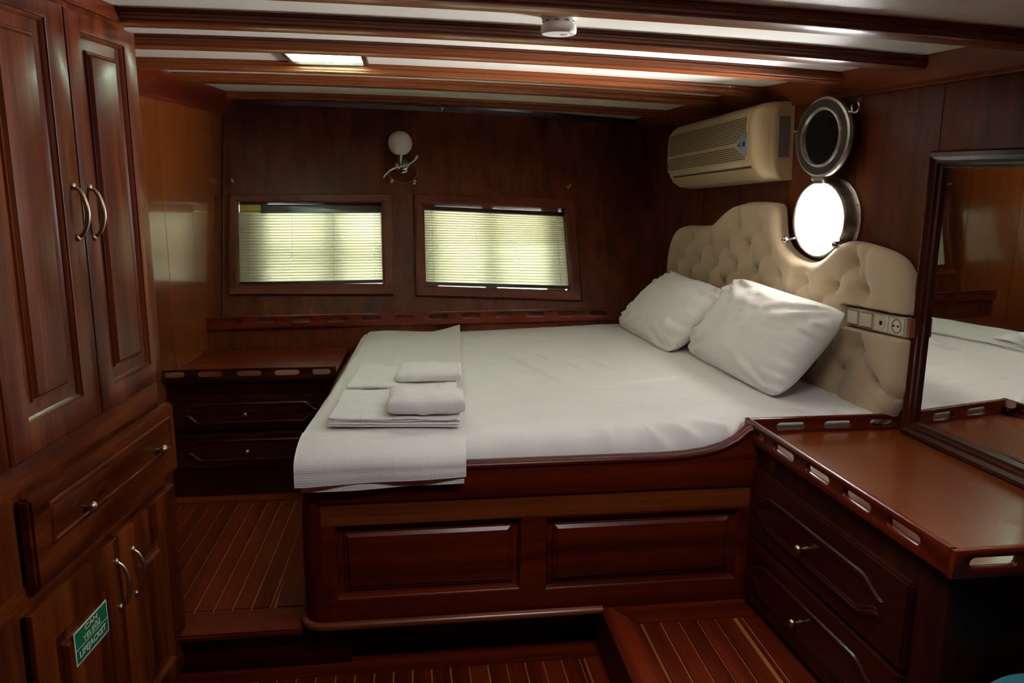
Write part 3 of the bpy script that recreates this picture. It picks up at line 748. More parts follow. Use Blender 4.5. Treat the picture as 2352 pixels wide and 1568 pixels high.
# ------------------------------------------------------------------ pillows
def pillow(label, L, B, R, T, thick, seed):
    """corners: L and B rest on the mattress, T and R lean back; soft cushion between two skins"""
    L, B, R, T = V(L), V(B), V(R), V(T); nrm = (B - L).cross(T - L).normalized()
    if nrm.x > 0: nrm = -nrm
    bm = bmn(); N = 56; sk = []
    for side in (1, -1):
        g = []
        for j in range(N + 1):
            row = []
            for i in range(N + 1):
                u, v = i / N, j / N
                pu, pv = 2 * u - 1, 2 * v - 1
                # edges pull in between the corners
                ku, kv = 1 - .055 * (1 - pv * pv) * 0 - .0, 1
                uu = .5 + .5 * pu * (1 - .03 * (1 - pv * pv) - .07 * abs(pv) ** 6) * 1.03; vv = .5 + .5 * pv * (1 - .04 * (1 - pu * pu) - .08 * abs(pu) ** 6) * 1.03
                p = L.lerp(B, uu).lerp(T.lerp(R, uu), vv)
                e = max(0, (1 - abs(pu) ** 2.6)) ** .55 * max(0, (1 - abs(pv) ** 2.6)) ** .55
                h = thick * e
                cr = .0
                if side == 1:
                    m = 1 - e
                    cr = .013 * fbm(u * 1.2, v * 2.6, 3.2, seed) * (.25 + m) + .007 * fbm(u * 5 + v * 2, v * 1.2, 2.5, seed + 4)
                    cr += .010 * m * math.sin(v * 40 + 6 * fbm(u, v, 2, seed)) * math.exp(-((abs(pu) - .85) / .25) ** 2)
                    # long soft folds running from the corners
                    for (cx, cy) in ((0, 0), (1, 0), (0, 1), (1, 1)):
                        an = math.atan2(v - cy, u - cx); rr = math.hypot(u - cx, v - cy)
                        cr += .009 * math.exp(-((rr - .22) / .16) ** 2) * math.sin(an * 13 + seed + cx * 2 + cy)
                if i in (0, N) or j in (0, N): h = 0; cr = 0
                row.append(p + nrm * side * (h + cr * min(1, e * 3)))
            g.append(row)
        sk.append(g)
    A = [[bm.verts.new(p) for p in r] for r in sk[0]]
    Bq = [[A[j][i] if (i in (0, N) or j in (0, N)) else bm.verts.new(sk[1][j][i]) for i in range(N + 1)] for j in range(N + 1)]
    for j in range(N):
        for i in range(N):
            bm.faces.new((A[j][i], A[j][i + 1], A[j + 1][i + 1], A[j + 1][i])); bm.faces.new((Bq[j][i], Bq[j + 1][i], Bq[j + 1][i + 1], Bq[j][i + 1]))
    o = obj('pillow', bm, LINEN, smooth=70); tag(o, label, 'pillow', 'pillows against the headboard')
    return o
pillow('plump white pillow in front, turned on its corner near the wall sockets', (1.215, 3.33, -.757), (1.265, 2.56, -.757), (1.452, 2.46, -.435), (1.40, 3.25, -.415), .105, 3)
pillow('white pillow behind the other one, at the stern end of the headboard', (1.085, 4.03, -.757), (1.125, 3.31, -.757), (1.395, 3.30, -.492), (1.345, 3.93, -.475), .10, 11)

# ------------------------------------------------------------------ tufted headboard
HO = [(1.905, -.80), (1.912, -.60), (1.915, -.45), (1.888, -.354), (1.85, -.30), (1.80, -.262), (1.72, -.244), (1.60, -.238), (1.48, -.232), (1.40, -.218), (1.35, -.196), (1.29, -.160), (1.22, -.132), (1.15, -.114), (1.05, -.103),
      (.95, -.100), (.86, -.102), (.82, -.106), (.802, -.125), (.790, -.18), (.775, -.235), (.74, -.266), (.69, -.290), (.63, -.306), (.56, -.312), (.50, -.302), (.45, -.276), (.41, -.246), (.37, -.222), (.33, -.214), (.27, -.216), (.20, -.222), (.13, -.231), (.08, -.243), (.04, -.262), (.005, -.300), (-.018, -.36), (-.022, -.45), (-.021, -.60), (-.018, -.66), (.0, -.705), (.02, -.745), (.05, -.80)]
for _ in range(3):                           # round the corners of the outline
    HO = [HO[0]] + [q for p, r in zip(HO, HO[1:]) for q in ((p[0] * .75 + r[0] * .25, p[1] * .75 + r[1] * .25), (p[0] * .25 + r[0] * .75, p[1] * .25 + r[1] * .75))] + [HO[-1]]
HOa = np.array(HO); _iL, _iR = int(HOa[:, 0].argmax()), int(HOa[:, 0].argmin()); tops = HOa[_iL:_iR + 1][::-1]
def ztop(s): return float(np.interp(s, tops[:, 0], tops[:, 1]))
def seg_dist(px, pz):
    a = HOa[:-1]; b = HOa[1:]; d = b - a
    t_ = np.clip(((px - a[:, 0]) * d[:, 0] + (pz - a[:, 1]) * d[:, 1]) / (d ** 2).sum(1), 0, 1)
    q = a + d * t_[:, None]; return float(np.sqrt(((q - np.array([px, pz])) ** 2).sum(1)).min())
rowA = [(1.132, -.199), (.951, -.200)]
rowB = [(1.607, -.298), (1.412, -.304), (1.232, -.300), (1.039, -.299), (.862, -.295), (.274, -.288)]
rowC = [(1.717, -.403), (1.522, -.399), (1.335, -.399), (1.143, -.398), (.957, -.395), (.762, -.392), (.575, -.386), (.382, -.380), (.205, -.379)]
rowD = [(1.80, -.497), (1.629, -.497), (1.427, -.492), (1.251, -.490), (1.05, -.490), (.86, -.488), (.67, -.485), (.48, -.48)]
rowE = [(1.717, -.59), (1.522, -.59), (1.335, -.59), (1.143, -.588), (.957, -.585), (.762, -.582), (.575, -.58), (.39, -.577), (.206, -.575)]
rowF = [(1.62, -.68), (1.43, -.68), (1.25, -.68), (1.05, -.68), (.86, -.68), (.67, -.68), (.48, -.678), (.303, -.677), (.118, -.669)]
ROWS = [rowA, rowB, rowC, rowD, rowE, rowF]; BT = np.array([b for r in ROWS for b in r])
CR = []
for r1, r2 in zip(ROWS, ROWS[1:]):
    for a in r1:
        for b in r2:
            if abs(a[0] - b[0]) < .135: CR.append((*a, *b))
for s_, z_ in rowA + [rowB[0], rowB[1], rowB[5], rowC[-1]]: CR.append((s_, z_, s_ + .012, ztop(s_) - .005))
CR += [(.206, -.575, .20, -.522), (.118, -.669, .10, -.80), (.303, -.677, .30, -.80), (.118, -.669, 0.0, -.70), (1.80, -.497, 1.717, -.403)]
CR = np.array(CR); cA = CR[:, :2]; cD = CR[:, 2:] - cA; cL = (cD ** 2).sum(1)
bm = bmn(); g = []
sv = list(np.linspace(-.0195, .012, 26)) + list(np.linspace(.020, 1.875, 236)) + list(np.linspace(1.880, 1.909, 20)); NV = 100
def hdepth(s, z):
    d = seg_dist(s, z); k = max(0, 1 - d / .055); t_ = .040 + .045 * math.sqrt(max(0, 1 - k ** 2.2))
    q = np.array([s, z]); db = ((BT - q) ** 2).sum(1)
    dmin = math.sqrt(db.min()); t_ -= .036 * math.exp(-(dmin / .014) ** 2) + .022 * math.exp(-(dmin / .042) ** 2)
    kb = int(db.argmin()); th = math.atan2(z - BT[kb, 1], s - BT[kb, 0]); t_ += .0024 * math.cos(11 * th + kb) * math.exp(-((dmin - .026) / .016) ** 2)
    tt = np.clip(((q - cA) * cD).sum(1) / cL, 0, 1); dd = np.sqrt(((cA + cD * tt[:, None] - q) ** 2).sum(1)).min()
    t_ -= .0048 * math.exp(-(dd / .006) ** 2) + .010 * math.exp(-(dd / .030) ** 2)
    zc = z + .4665 + (s - .131) * math.tan(math.radians(2.4))
    if s < .305 and abs(zc) < .042:
        e = min(1, min((.305 - s), .042 - abs(zc)) / .006); t_ = t_ * (1 - e) + .031 * e
    return max(.030, t_)
for s in sv:
    zt = ztop(s) if -.022 < s < 1.915 else -.5
    zl_ = float(np.interp(s, [-.02, .0, .02, .05], [-.66, -.705, -.745, -.80]))
    col = [bm.verts.new(RW(s, zl_ + (zt - zl_) * k / NV, hdepth(s, zl_ + (zt - zl_) * k / NV))) for k in range(NV + 1)]
    g.append(col)
for i in range(len(g) - 1):
    for k in range(NV): bm.faces.new((g[i][k], g[i + 1][k], g[i + 1][k + 1], g[i][k + 1]))
bdv = [c[NV] for c in g] + [g[-1][k] for k in range(NV - 1, -1, -1)] + [c[0] for c in g[-2::-1]] + [g[0][k] for k in range(1, NV)]
bk = []
for v in bdv:
    c = (v.co - RW.o).dot(RW.n); bk.append(bm.verts.new(v.co - RW.n * (c - .027)))
for i in range(len(bdv)):
    k = (i + 1) % len(bdv); bm.faces.new((bdv[i], bk[i], bk[k], bdv[k]))
hb = tag(thing('headboard', RW(.95, -.80, .03)), 'beige deep buttoned headboard with wavy top edge, notched round the porthole', 'headboard')
obj('upholstery', bm, UPH, hb, smooth=70, recalc=True)
bm = bmn(); lathe(bm, RW, [(.008, .0), (.0085, .003), (.006, .0055), (.002, .0065)], 10)
b0 = None
for s_, z_ in BT:
    c = hdepth(s_, z_) - .001
    if b0 is None:
        me_b = bmn(); lathe(me_b, RW.shift(s_, z_, c), [(.0065, -.004), (.0065, .0), (.005, .0018), (.002, .0022)], 10); b0 = obj('button', me_b, UPH, hb, smooth=60); r0 = RW(s_, z_, c)
    else: share(b0, hb, RW(s_, z_, c) - r0)
bm.free()
# switch and socket strip set into the headboard
t = tag(thing('socket_strip', RW(.13, -.50, .03)), 'ivory strip of two switches, aerial outlet and mains socket in headboard', 'socket')
an = math.radians(-2.4)
KS = Fr(RW(.131, -.4665, 0), RW.u * math.cos(an) + Z * math.sin(an), Z * math.cos(an) - RW.u * math.sin(an), RW.n)
boxo('back_box', KS, -.142, .163, -.032, .032, .033, .066, IVORY, t, .004)
boxo('end_cap', KS, -.160, -.143, -.031, .031, .033, .064, plain('reddish_wood_edge', (.20, .06, .045), .5), t, .002)
for k, kind in enumerate(('socket', 'aerial', 'switch', 'switch')):
    s0 = -.138 + .0755 * k; s1 = s0 + .068; sc = (s0 + s1) / 2
    f = boxo('face_plate', KS, s0, s1, -.028, .028, .066, .0690, IVORY, t, .002)
    if kind == 'switch':
        bm = bmn(); loft(bm, [[KS(a, b, c) for a, b in rect(s0 + .006 + i, s1 - .006 - i, -.023 + i, .023 - i)] for i, c in ((0, .0690), (.001, .0725), (.003, .0740))], False, True); obj('rocker', bm, IVORY, f)
        boxo('shadow_gap', KS, s0 + .004, s1 - .004, -.025, .025, .0688, .0693, SLOT, f, 0)
    elif kind == 'socket':
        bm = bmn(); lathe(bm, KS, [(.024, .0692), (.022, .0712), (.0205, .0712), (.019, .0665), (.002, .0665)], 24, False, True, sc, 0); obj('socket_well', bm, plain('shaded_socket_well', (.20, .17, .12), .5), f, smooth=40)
        for dz in (-.008, .013):
            bm = bmn(); lathe(bm, KS, [(.0035, .0690), (.0035, .0716), (.002, .0720)], 10, True, True, sc + dz, 0); obj('pin_hole', bm, BLACKP, f)
    else:
        bm = bmn(); lathe(bm, KS, [(.020, .0688), (.019, .0708), (.017, .0705)], 24, True, True, sc, 0); obj('outlet_ring', bm, IVORY, f, smooth=40)
        boxo('jack', KS, sc - .007, sc + .007, -.006, .008, .070, .0722, BLACKP, f, .001)

# ------------------------------------------------------------------ porthole with its lid hinged up
t = tag(thing('porthole', RW(PS, PZ0 - .2, 0)), 'round metal porthole above the headboard, its glazed lid swung up on the hinge', 'porthole')
PF = Fr(RW(PS, PZ0, 0), RW.u * PU, RW.v * PV, RW.n)
bm = bmn(); lathe(bm, PF, [(.172, .001), (.172, .008), (.168, .011), (.158, .012), (.153, .020), (.151, .046), (.147, .052), (.142, .052), (.1395, .048)], 64, False, False); obj('flange', bm, STEEL, t, smooth=40)
bm = bmn(); lathe(bm, PF, [(.1395, .048), (.139, .04), (.139, -.08), (.150, -.085)], 64, False, False); obj('liner', bm, WHITEP, t, smooth=40)
for k in range(8):
    a = math.pi * 2 * (k + .5) / 8
    bm = bmn(); lathe(bm, PF, [(.0045, .010), (.004, .0135), (.002, .0145)], 10, True, True, .1645 * math.cos(a), .1645 * math.sin(a)); obj('bolt', bm, CHROME, t, smooth=50)
LF = Fr(RW(PS - .004, PZ0 + .297, .058), RW.u * 1.08, RW.v * .90, RW.n)
lid = bmn(); lathe(lid, LF, [(.158, -.012), (.162, -.002), (.158, .008), (.150, .011), (.120, .011), (.117, .016), (.110, .017), (.107, .010), (.106, -.010)], 64, True, True)
lid = obj('lid', lid, STEEL, t, smooth=40)
bm = bmn(); lathe(bm, LF, [(.149, .0112), (.146, .0125), (.122, .0125), (.121, .0112)], 64, False, False); obj('gasket', bm, RUBBER, lid, smooth=40)
bm = bmn(); lathe(bm, LF, [(.1065, .004), (.1065, .008), (.001, .0081)], 64, True, True); obj('glass', bm, LIDGL, lid)
bm = bmn()
box(bm, PF, -.028, .028, .138, .160, .044, .066); tube(bm, [PF(-.034, .158, .062), PF(.034, .158, .062)], .008, 12); box(bm, PF, -.020, .020, .155, .180, .048, .066)
obj('hinge', bm, STEEL, t, bev=.002)
def dog(ks, kz):
    c1 = RW(ks, kz, .088); c0 = PF.o; d = (c1 - c0); d = d - PF.n * d.dot(PF.n); d.normalize()
    a = math.atan2(d.dot(RW.v) / PV, d.dot(RW.u) / PU); p0 = PF(.149 * math.cos(a), .149 * math.sin(a), .044)
    bm = bmn(); tube(bm, [p0, p0.lerp(c1, .4) + PF.n * .004, c1], .0055, 10)
    lathe(bm, Fr(c1, RW.u, RW.v, RW.n), [(.004, -.014), (.011, -.009), (.0145, 0), (.011, .009), (.004, .014)], 16)
    return obj('dog', bm, CHROME, t, smooth=60)
dog(.700, -.240); dog(.362, -.230)
bm = bmn(); e0 = LF(-.150, .09, .004); P_ = [e0 + PF.u * (-.020 + .018 * math.cos(x)) + Z * (.012 + .018 * math.sin(x)) for x in [2.2 + 4.6 * k / 12 for k in range(13)]]
tube(bm, P_, .0045, 8); tube(bm, [e0 + PF.u * .01, P_[6] * .5 + e0 * .5 + PF.u * .0], .005, 8); obj('keeper', bm, CHROME, lid, smooth=60)
bm = bmn(); tube(bm, [LF(.150, .03, .004), LF(.172, .036, .006)], .0055, 8); obj('keeper', bm, CHROME, lid, smooth=60)

# ------------------------------------------------------------------ air conditioner
t = tag(thing('air_conditioner', RW(1.28, -.03, .05)), 'yellowed cream wall air conditioner unit left of the porthole', 'air conditioner')
an = math.radians(-3.2); _u = RW.u * math.cos(an) + Z * math.sin(an); _v = Z * math.cos(an) - RW.u * math.sin(an)
AF = Fr(RW(1.28, .117) - _u * 1.28 - _v * .117, _u, _v, RW.n)
AC0, AC1 = .838, 1.735
prof = [(.001, .272), (.08, .276), (.125, .268), (.150, .250), (.163, .225), (.168, .19), (.170, .10), (.168, .055), (.160, .025), (.140, -.006), (.105, -.028), (.06, -.036), (.001, -.034)]
def ring(s, k, kz=1.0):
    c0, z0 = .07, .12
    return [AF(s, z0 + (z - z0) * kz, max(.001, c * k)) for c, z in prof]
bm = bmn()
loft(bm, [ring(AC0 + .002, .42, .94), ring(AC0, .45, .97), ring(AC0, .56, .985), ring(AC0 + .003, .60, 1.0)], True, True); obj('side_cap', bm, PLAST, t, smooth=35)
bm = bmn()
loft(bm, [ring(AC0 + .004, .58, .97), ring(AC0 + .006, .68, .975), ring(AC0 + .010, .80, .985), ring(AC0 + .018, .91, .992), ring(AC0 + .030, .98, 1), ring(AC0 + .045, 1, 1), ring(AC1 - .03, 1, 1), ring(AC1 - .01, .97, .985), ring(AC1, .85, .95)], True, True)
body = obj('housing', bm, PLAST, t, smooth=40)
boxo('filter_label', AF, AC0 - .0015, AC0 + .001, .055, .215, .018, .066, GREY, t, 0)
def ac_c(z): return float(np.interp(z, [p[1] for p in prof[::-1]][1:], [p[0] for p in prof[::-1]][1:]))
bm = bmn()                                   # raised grille panel
zg = [.045, .06, .09, .13, .17, .20, .232]
loft(bm, [[AF(s, z, ac_c(z) + .004) for z in zg] for s in (AC0 + .052, AC1 - .015)], closed=False)
for s in (AC0 + .052, AC1 - .015):
    vs = [bm.verts.new(AF(s, z, ac_c(z) + .004)) for z in zg] + [bm.verts.new(AF(s, z, ac_c(z) - .002)) for z in zg[::-1]]; bm.faces.new(vs)
obj('front_panel', bm, PLAST, t, smooth=30)
bm = bmn(); n_up, n_lo = 12, 7
def tri_right(z):                            # the slats stop short of the display triangle
    return AC0 + .072 + max(0, .105 - abs(z - .112) * 2.1)
for k in range(n_up):
    z = .126 + .0083 * k
    loft(bm, [[AF(s, z + dz, ac_c(z) + c) for dz, c in ((-.0016, .0042), (-.0016, .0052), (.0016, .0052), (.0016, .0042))] for s in (tri_right(z), AC1 - .025)], True, True)
for k in range(n_lo):
    z = .0545 + .0083 * k
    loft(bm, [[AF(s, z + dz, ac_c(z) + c) for dz, c in ((-.0016, .0042), (-.0016, .0052), (.0016, .0052), (.0016, .0042))] for s in (tri_right(z), AC1 - .025)], True, True)
obj('grille_slots', bm, SLOT, t)
bm = bmn(); tp = []
for k in range(9):
    x = k / 8; tp.append((AC0 + .147 - .085 * x ** .8, .112 + .048 * math.sin(x * math.pi / 2)))
tp = tp + [(a, .224 - b) for a, b in tp[::-1]][:-1]
prism(bm, AF, tp, .168, .1757); dsp = obj('display', bm, BLUEP, t)
boxo('indicator', AF, AC0 + .072, AC0 + .087, .104, .122, .1757, .1764, BLACKP, dsp, 0)
for a, b in ((AC0 + .112, .119), (AC0 + .112, .111), (AC0 + .112, .103), (AC0 + .102, .119), (AC0 + .102, .105)): boxo('indicator', AF, a, a + .005, b, b + .004, .1757, .1764, BLACKP, dsp, 0)
bm = bmn(); lathe(bm, AF, [(.0055, .1757), (.005, .1765)], 12, True, True, AC0 + .125, .112); obj('indicator', bm, BLACKP, dsp)
bm = bmn(); loft(bm, [[AF(s, z, c) for c, z in ((.158, .0225), (.1615, .0235), (.1585, .0165), (.154, .0165))] for s in (AC0 + .045, AC1 - .06)], True, True); obj('outlet_slot', bm, SLOT, t)
bm = bmn(); loft(bm, [[AF(s, z, c) for c, z in ((.150, .0135), (.1545, .0145), (.112, -.027), (.106, -.026))] for s in (AC0 + .040, AC1 - .055)], True, True); obj('flap', bm, PLAST, t, smooth=40)
for a, b in ((AC1 - .018, .082), (AC1 - .024, .075), (AC1 - .018, .068), (AC1 - .012, .075)): boxo('emblem', AF, a - .003, a + .003, b - .003, b + .003, .170, .1752, SLOT, t, 0)

# ------------------------------------------------------------------ dresser on the starboard side
t = tag(thing('dresser', CF(.45, -1.37, -.25)), 'mahogany dresser with two drawers and slotted top rail between bed and mirror', 'dresser')
y0, y1 = 1.443, 2.345
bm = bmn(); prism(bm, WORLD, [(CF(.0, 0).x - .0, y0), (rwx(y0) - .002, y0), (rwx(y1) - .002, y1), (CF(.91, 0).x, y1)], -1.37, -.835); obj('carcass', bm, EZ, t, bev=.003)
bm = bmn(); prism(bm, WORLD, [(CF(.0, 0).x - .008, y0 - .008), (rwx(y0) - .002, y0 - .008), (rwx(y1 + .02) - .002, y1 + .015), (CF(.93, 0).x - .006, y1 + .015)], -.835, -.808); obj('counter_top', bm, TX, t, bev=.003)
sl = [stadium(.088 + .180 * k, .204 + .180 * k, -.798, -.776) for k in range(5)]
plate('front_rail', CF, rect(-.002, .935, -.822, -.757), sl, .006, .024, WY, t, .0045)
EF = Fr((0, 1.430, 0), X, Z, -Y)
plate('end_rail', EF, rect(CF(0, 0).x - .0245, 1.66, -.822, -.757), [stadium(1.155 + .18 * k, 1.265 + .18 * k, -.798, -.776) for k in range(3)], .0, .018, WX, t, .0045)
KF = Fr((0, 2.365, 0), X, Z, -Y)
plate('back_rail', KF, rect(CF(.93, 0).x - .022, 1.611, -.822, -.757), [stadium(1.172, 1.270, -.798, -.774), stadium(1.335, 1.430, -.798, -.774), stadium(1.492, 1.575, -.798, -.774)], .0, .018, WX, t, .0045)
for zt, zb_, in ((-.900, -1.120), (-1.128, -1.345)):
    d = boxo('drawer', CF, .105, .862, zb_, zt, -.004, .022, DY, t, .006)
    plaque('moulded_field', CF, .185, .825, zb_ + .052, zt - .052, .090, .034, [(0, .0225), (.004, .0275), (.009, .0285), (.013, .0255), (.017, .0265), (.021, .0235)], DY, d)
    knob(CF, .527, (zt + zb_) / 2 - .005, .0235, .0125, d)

# ------------------------------------------------------------------ mirror above the dresser
t = tag(thing('mirror', RW(-.5, -.80, .01)), 'large wall mirror in a dark wooden frame above the dresser', 'mirror')
m0, m1, mz0, mz1 = -0.64, -.004, -.808, .082
bm = bmn(); prism(bm, Fr(RW.o, RW.u, RW.n, Z), [(m0 + .03, -.008), (m0 + .03, -.007), (m1 - .03, .022), (m1 - .03, .001)], mz0 + .03, mz1 - .03); obj('glass', bm, MIRR, t)
def fr_rail(name, pts_o, pts_i, mat):
    bm = bmn()
    rows = [[(pts_o[0], .0), (pts_o[1], .0)], [(pts_o[0], .036), (pts_o[1], .036)]]
    def mixp(f): return [tuple(pts_o[k][q] * (1 - f) + pts_i[k][q] * f for q in (0, 1)) for k in (0, 1)]
    for f, c in ((.10, .045), (.35, .050), (.55, .042), (.70, .041), (.80, .033), (.95, .031), (1.0, .004)): 
        q = mixp(f); rows.append([(q[0], c), (q[1], c)])
    loft(bm, [[RW(p[0], p[1], c) for p, c in r] for r in rows], closed=False)
    return obj(name, bm, mat, t, smooth=30)
w_ = .052
O = [(m0, mz0), (m1, mz0), (m1, mz1), (m0, mz1)]; I = [(m0 + w_, mz0 + w_), (m1 - w_, mz0 + w_), (m1 - w_, mz1 - w_), (m0 + w_, mz1 - w_)]
for k in range(4): fr_rail('frame_rail' if k % 2 == 0 else 'frame_stile', (O[k], O[(k + 1) % 4]), (I[k], I[(k + 1) % 4]), DY if k % 2 == 0 else DZ)

# ------------------------------------------------------------------ venetian blinds in the stern windows
def blind(n, label, drop, hr, ns, bottom_gap):
    t = tag(thing('venetian_blind', bp(*bilin(n, .5, 0), -.03)), label, 'blind', 'venetian blinds in the stern windows')
    u0, u1 = n[0][0], n[1][0]
    def edge(z):
        f = (z - n[0][1]) / (n[3][1] - n[0][1]); g_ = (z - n[1][1]) / (n[2][1] - n[1][1])
        return n[0][0] + (n[3][0] - n[0][0]) * f - .0005, n[1][0] + (n[2][0] - n[1][0]) * g_ + .0005
    zl, zr = n[3][1], n[2][1]
    def zz(f, u):                            # height of slat line f (0 = under the head rail, 1 = bottom) at u
        k = (u - u0) / (u1 - u0); d = drop * abs(2 * f - 1) * k
        top_ = zl - hr; bot = n[0][1] + bottom_gap
        return top_ + (bot - top_) * f - d
    C0 = -.035
    bm = bmn()
    uu0 = u0 + (.045 if drop == 0 else 0)
    loft(bm, [[bp(u, (zl - .005 if drop == 0 else zl - .003) - drop * (u - u0) / (u1 - u0) + dz, C0 + c) for dz, c in ((0, .012), (-hr + .001, .012), (-hr + .001, -.012), (0, -.012))] for u in (uu0 - .002, edge(zr)[1])], True, True)
    obj('head_rail', bm, DX, t, bev=.001)
    if drop == 0:
        bm = bmn(); loft(bm, [[bp(u, zl - .006 + dz, C0 + c) for dz, c in ((0, .012), (-hr + .012, .012), (-hr + .012, -.012), (0, -.012))] for u in (u0, uu0 - .001)], True, True)
        obj('bracket', bm, plain('yellow_brass_bracket', (.45, .33, .06), .35, .6), t)
    cords = [.06, .355, .65, .945]
    cuts = []
    for c in cords: cuts += [c - .0009, c + .0009]
    fs = [0] + cuts + [1]
    for k in range(ns):
        f = (k + .6) / ns
        bm = bmn(); rows = []
        ea, eb = edge(zz(f, u0))[0], edge(zz(f, u1))[1]
        for e in range(5):
            x = e / 4 - .5; a = math.radians(80)
            cz = .0113 * 2 * x * math.sin(a); cc = .0113 * 2 * x * math.cos(a) + .0018 * (1 - 4 * x * x)
            rows.append([bm.verts.new(bp(ea + (eb - ea) * q, zz(f, ea + (eb - ea) * q) + cz * .92, C0 - cc)) for q in fs])
        for e in range(4):
            for j in range(len(fs) - 1):
                if e in (2,) and j % 2 == 1: continue      # the slot the ladder cord runs through
                bm.faces.new((rows[e][j], rows[e][j + 1], rows[e + 1][j + 1], rows[e + 1][j]))
        obj('slat', bm, SLATM, t, smooth=60, recalc=False)
    for c in cords:
        u = u0 + (u1 - u0) * c; bm = bmn(); tube(bm, [bp(u, zz(0, u) + .004, C0 + .009), bp(u, zz(1, u), C0 + .009)], .0007, 5); obj('ladder_cord', bm, plain('cord', (.35, .34, .25), .8), t)
    bm = bmn()
    loft(bm, [[bp(u, zz(1, u) + dz - .002, C0 + c) for dz, c in ((0, .011), (-.017, .011), (-.017, -.011), (0, -.011))] for u in (edge(zz(1, u0))[0], edge(zz(1, u1))[1])], True, True); obj('bottom_rail', bm, DX, t, bev=.001)
blind(WIN[0]['inner'], 'pale green venetian blind in the left stern window, hanging level', 0.0, .044, 24, .014)
blind(WIN[1]['inner'], 'pale green venetian blind in the right stern window, hanging askew', .036, .022, 28, .030)

# ------------------------------------------------------------------ deck glass in the ceiling
t = tag(thing('skylight', (-.266, 3.11, .40)), 'small square frosted skylight between two ceiling beams', 'skylight')
fx0, fx1, fy0, fy1 = DECK; n = .019
for a0, a1, b0, b1, nm, mt in ((fx0, fx1, fy0, fy0 + n, 'frame_rail', DX), (fx0, fx1, fy1 - n, fy1, 'frame_rail', DX), (fx0, fx0 + n, fy0 + n, fy1 - n, 'frame_stile', DY), (fx1 - n, fx1, fy0 + n, fy1 - n, 'frame_stile', DY)):
    boxo(nm, WORLD, a0, a1, b0, b1, zw(-.4) - .014, zw(-.1) + .03, mt, t, .002)
boxo('pane', WORLD, fx0 + .018, fx1 - .018, fy0 + .018, fy1 - .018, zw(-.26) - .002, zw(-.26) + .004, FROST, t, 0)
boxo('well', WORLD, fx0 + .0, fx0 + .02, fy0, fy1, zw(-.26) + .006, .56, WHITEP, t, 0); boxo('well', WORLD, fx1 - .02, fx1, fy0, fy1, zw(-.26) + .006, .56, WHITEP, t, 0)
boxo('well', WORLD, fx0, fx1, fy0, fy0 + .02, zw(-.26) + .006, .56, WHITEP, t, 0); boxo('well', WORLD, fx0, fx1, fy1 - .02, fy1, zw(-.26) + .006, .56, WHITEP, t, 0)

# ------------------------------------------------------------------ smoke detector
DF = Fr((.402, 2.168, zw(.4)), X, Y, -Z)
t = tag(thing('smoke_detector', (.402, 2.168, zw(.4) - .05)), 'round white smoke detector on the ceiling between beams', 'smoke detector')
bm = bmn(); lathe(bm, DF, [(.045, -.004), (.045, .006), (.0425, .010), (.0415, .018), (.0455, .024), (.0465, .033), (.0455, .041), (.043, .0435), (.01, .0440)], 48, True, True); b = obj('housing', bm, WHITEP, t, smooth=40)
bm = bmn(); lathe(bm, DF, [(.0016, .0438), (.0016, .0446)], 8, True, True, .008, -.006); obj('indicator', bm, BLACKP, t)
bm = bmn(); lathe(bm, DF, [(.011, .0436), (.0105, .0452), (.009, .0455)], 20, True, True, .017, .004); obj('test_button', bm, WHITEP, t, smooth=40)
for k in range(10):
    a = math.pi * 2 * k / 10; FF = Fr(DF(.0418 * math.cos(a), .0418 * math.sin(a), .014), V((-math.sin(a), math.cos(a), 0)), -Z, V((math.cos(a), math.sin(a), 0)))
    boxo('vent_slot', FF, -.006, .006, -.001, .001, -.001, .0012, SLOT, t, 0)

# ------------------------------------------------------------------ wall lamp on the stern wall
t = tag(thing('wall_lamp', bp(.3855, .0, .05)), 'chrome wall lamp with white globe between the stern windows', 'lamp')
base = bp(.3855, .045); nb = (bp(.3855, .045, 1) - base); vb = (bp(.3855, .055) - base).normalized(); ub = vb.cross(nb).normalized()
if ub.x < 0: ub = -ub
BL = Fr(base, ub, vb, nb)
bm = bmn(); lathe(bm, BL, [(.046, .0), (.046, .006), (.040, .014), (.026, .020), (.010, .022)], 36); obj('backplate', bm, CHROME, t, smooth=40)
gc = bp(.3815, .169, .0) * .972; G0 = Fr(gc, X, Y, Z)
bm = bmn(); lathe(bm, G0, [(.0635 * math.sin(math.pi * k / 20) + .0001, -.0635 * math.cos(math.pi * k / 20)) for k in range(21)], 40); obj('globe', bm, OPAL, t, smooth=180)
bm = bmn(); lathe(bm, G0, [(.007, -.108), (.010, -.104), (.022, -.060), (.029, -.050), (.027, -.046)], 24, True, True); obj('socket_cup', bm, CHROME, t, smooth=40)
bm = bmn(); tube(bm, [G0(0, 0, -.10), G0(0.0, 0, -.125), G0(.004, .035, -.148), BL(0, -.0, .02)], .0055, 10); obj('stem', bm, CHROME, t, smooth=60)
bm = bmn(); P_ = []
cx0 = G0(0, -.006, -.122)
for k in range(21):
    x = -1 + 2 * k / 20; P_.append(cx0 + V((.092 * x, 0, .058 * x * abs(x) ** .0 * (0.30 + .70 * x * x))))
tube(bm, P_, [.0062 + .0022 * (k in (0, 1, 19, 20)) for k in range(21)], 10); obj('arm', bm, CHROME, t, smooth=60)
bm = bmn(); P_ = [cx0 + V((-.072, .01, -.040)).lerp(V((-.072, .01, -.040)), 0)]
P_ = [cx0 + V((.012 + .078 * math.cos(a), .012, -.022 + .062 * math.sin(a))) for a in [math.radians(-165 + 205 * k / 24) for k in range(25)]]
tube(bm, P_, .0016, 6); obj('wire_loop', bm, BRASS, t, smooth=60)

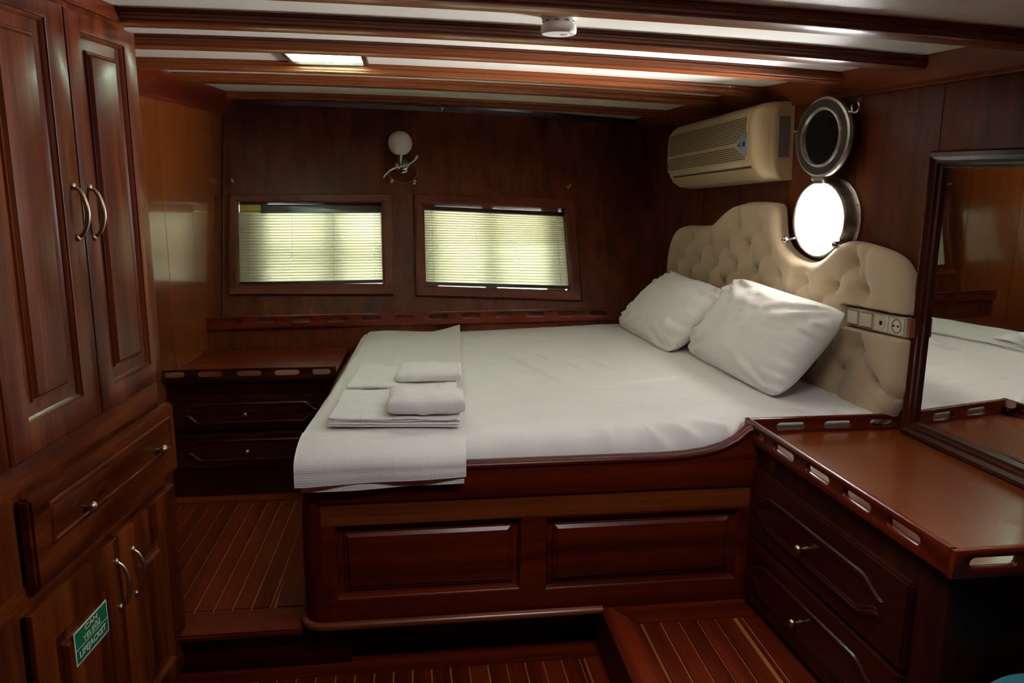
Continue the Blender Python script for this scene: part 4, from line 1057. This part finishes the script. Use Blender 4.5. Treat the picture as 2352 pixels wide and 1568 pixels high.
# ------------------------------------------------------------------ curtain hooks on the wall, knobs on the ceiling
for (u, z), lb in zip(((.0192, -.037), (.3605, -.035), (.4112, -.042), (.7822, -.062)), ('small brass curtain hook above the left corner of the left stern window', 'small brass curtain hook just left below the wall lamp', 'small brass curtain hook just right below the wall lamp', 'small brass curtain hook above the right stern window')):
    p = bp(u, z); nn = (bp(u, z, 1) - p); F = Fr(p, X, nn.cross(X).normalized(), nn)
    bm = bmn(); lathe(bm, F, [(.009, 0), (.009, .003), (.0035, .005), (.003, .022), (.007, .024), (.008, .029), (.006, .034), (.001, .035)], 14)
    tag(obj('curtain_hook', bm, BRASS, smooth=50), lb, 'hook', 'brass hooks on the stern wall')
for (x, y), lb in zip(((.205, 4.545), (.335, 4.56), (1.30, 4.35)), ('small chrome ceiling fitting above the wall lamp, the left one of two', 'small chrome ceiling fitting above the wall lamp, the right one of two', 'small chrome ceiling fitting near the air conditioner')):
    F = Fr((x, y, zw(x) + zdrop(y)), X, Y, -Z)
    t = tag(thing('ceiling_fitting', (x, y, .34)), lb, 'fitting', 'chrome fittings on the ceiling')
    bm = bmn(); lathe(bm, F, [(.017, -.004), (.018, .004), (.015, .008), (.006, .010), (.005, .022)], 18); obj('rosette', bm, CHROME, t, smooth=40)
    bm = bmn(); lathe(bm, F, [(.005, .020), (.010, .024), (.0115, .031), (.008, .037), (.005, .040), (.006, .046), (.001, .050)], 16); obj('knob', bm, CHROME, t, smooth=60)

# ------------------------------------------------------------------ teal pouf by the dresser
t = tag(thing('pouf', (1.285, 1.225, -1.37)), 'round teal upholstered pouf at the near end of the dresser', 'pouf')
F = Fr((1.285, 1.225, 0), X, Y, Z)
bm = bmn(); lathe(bm, F, [(.165, -1.345), (.172, -1.33), (.174, -1.095), (.170, -1.082)], 40); obj('body', bm, TEAL, t, smooth=40)
bm = bmn(); lathe(bm, F, [(.168, -1.081), (.176, -1.067), (.174, -1.050), (.162, -1.036), (.10, -1.027), (.002, -1.024)], 40); obj('cushion', bm, TEAL, t, smooth=60)
for a in (.8, 2.4, 3.9, 5.5):
    bm = bmn(); lathe(bm, Fr((1.335 + .13 * math.cos(a), 1.235 + .13 * math.sin(a), 0), X, Y, Z), [(.014, -1.37), (.018, -1.345)], 12); obj('foot', bm, DZ, t)

bpy.context.view_layer.update()
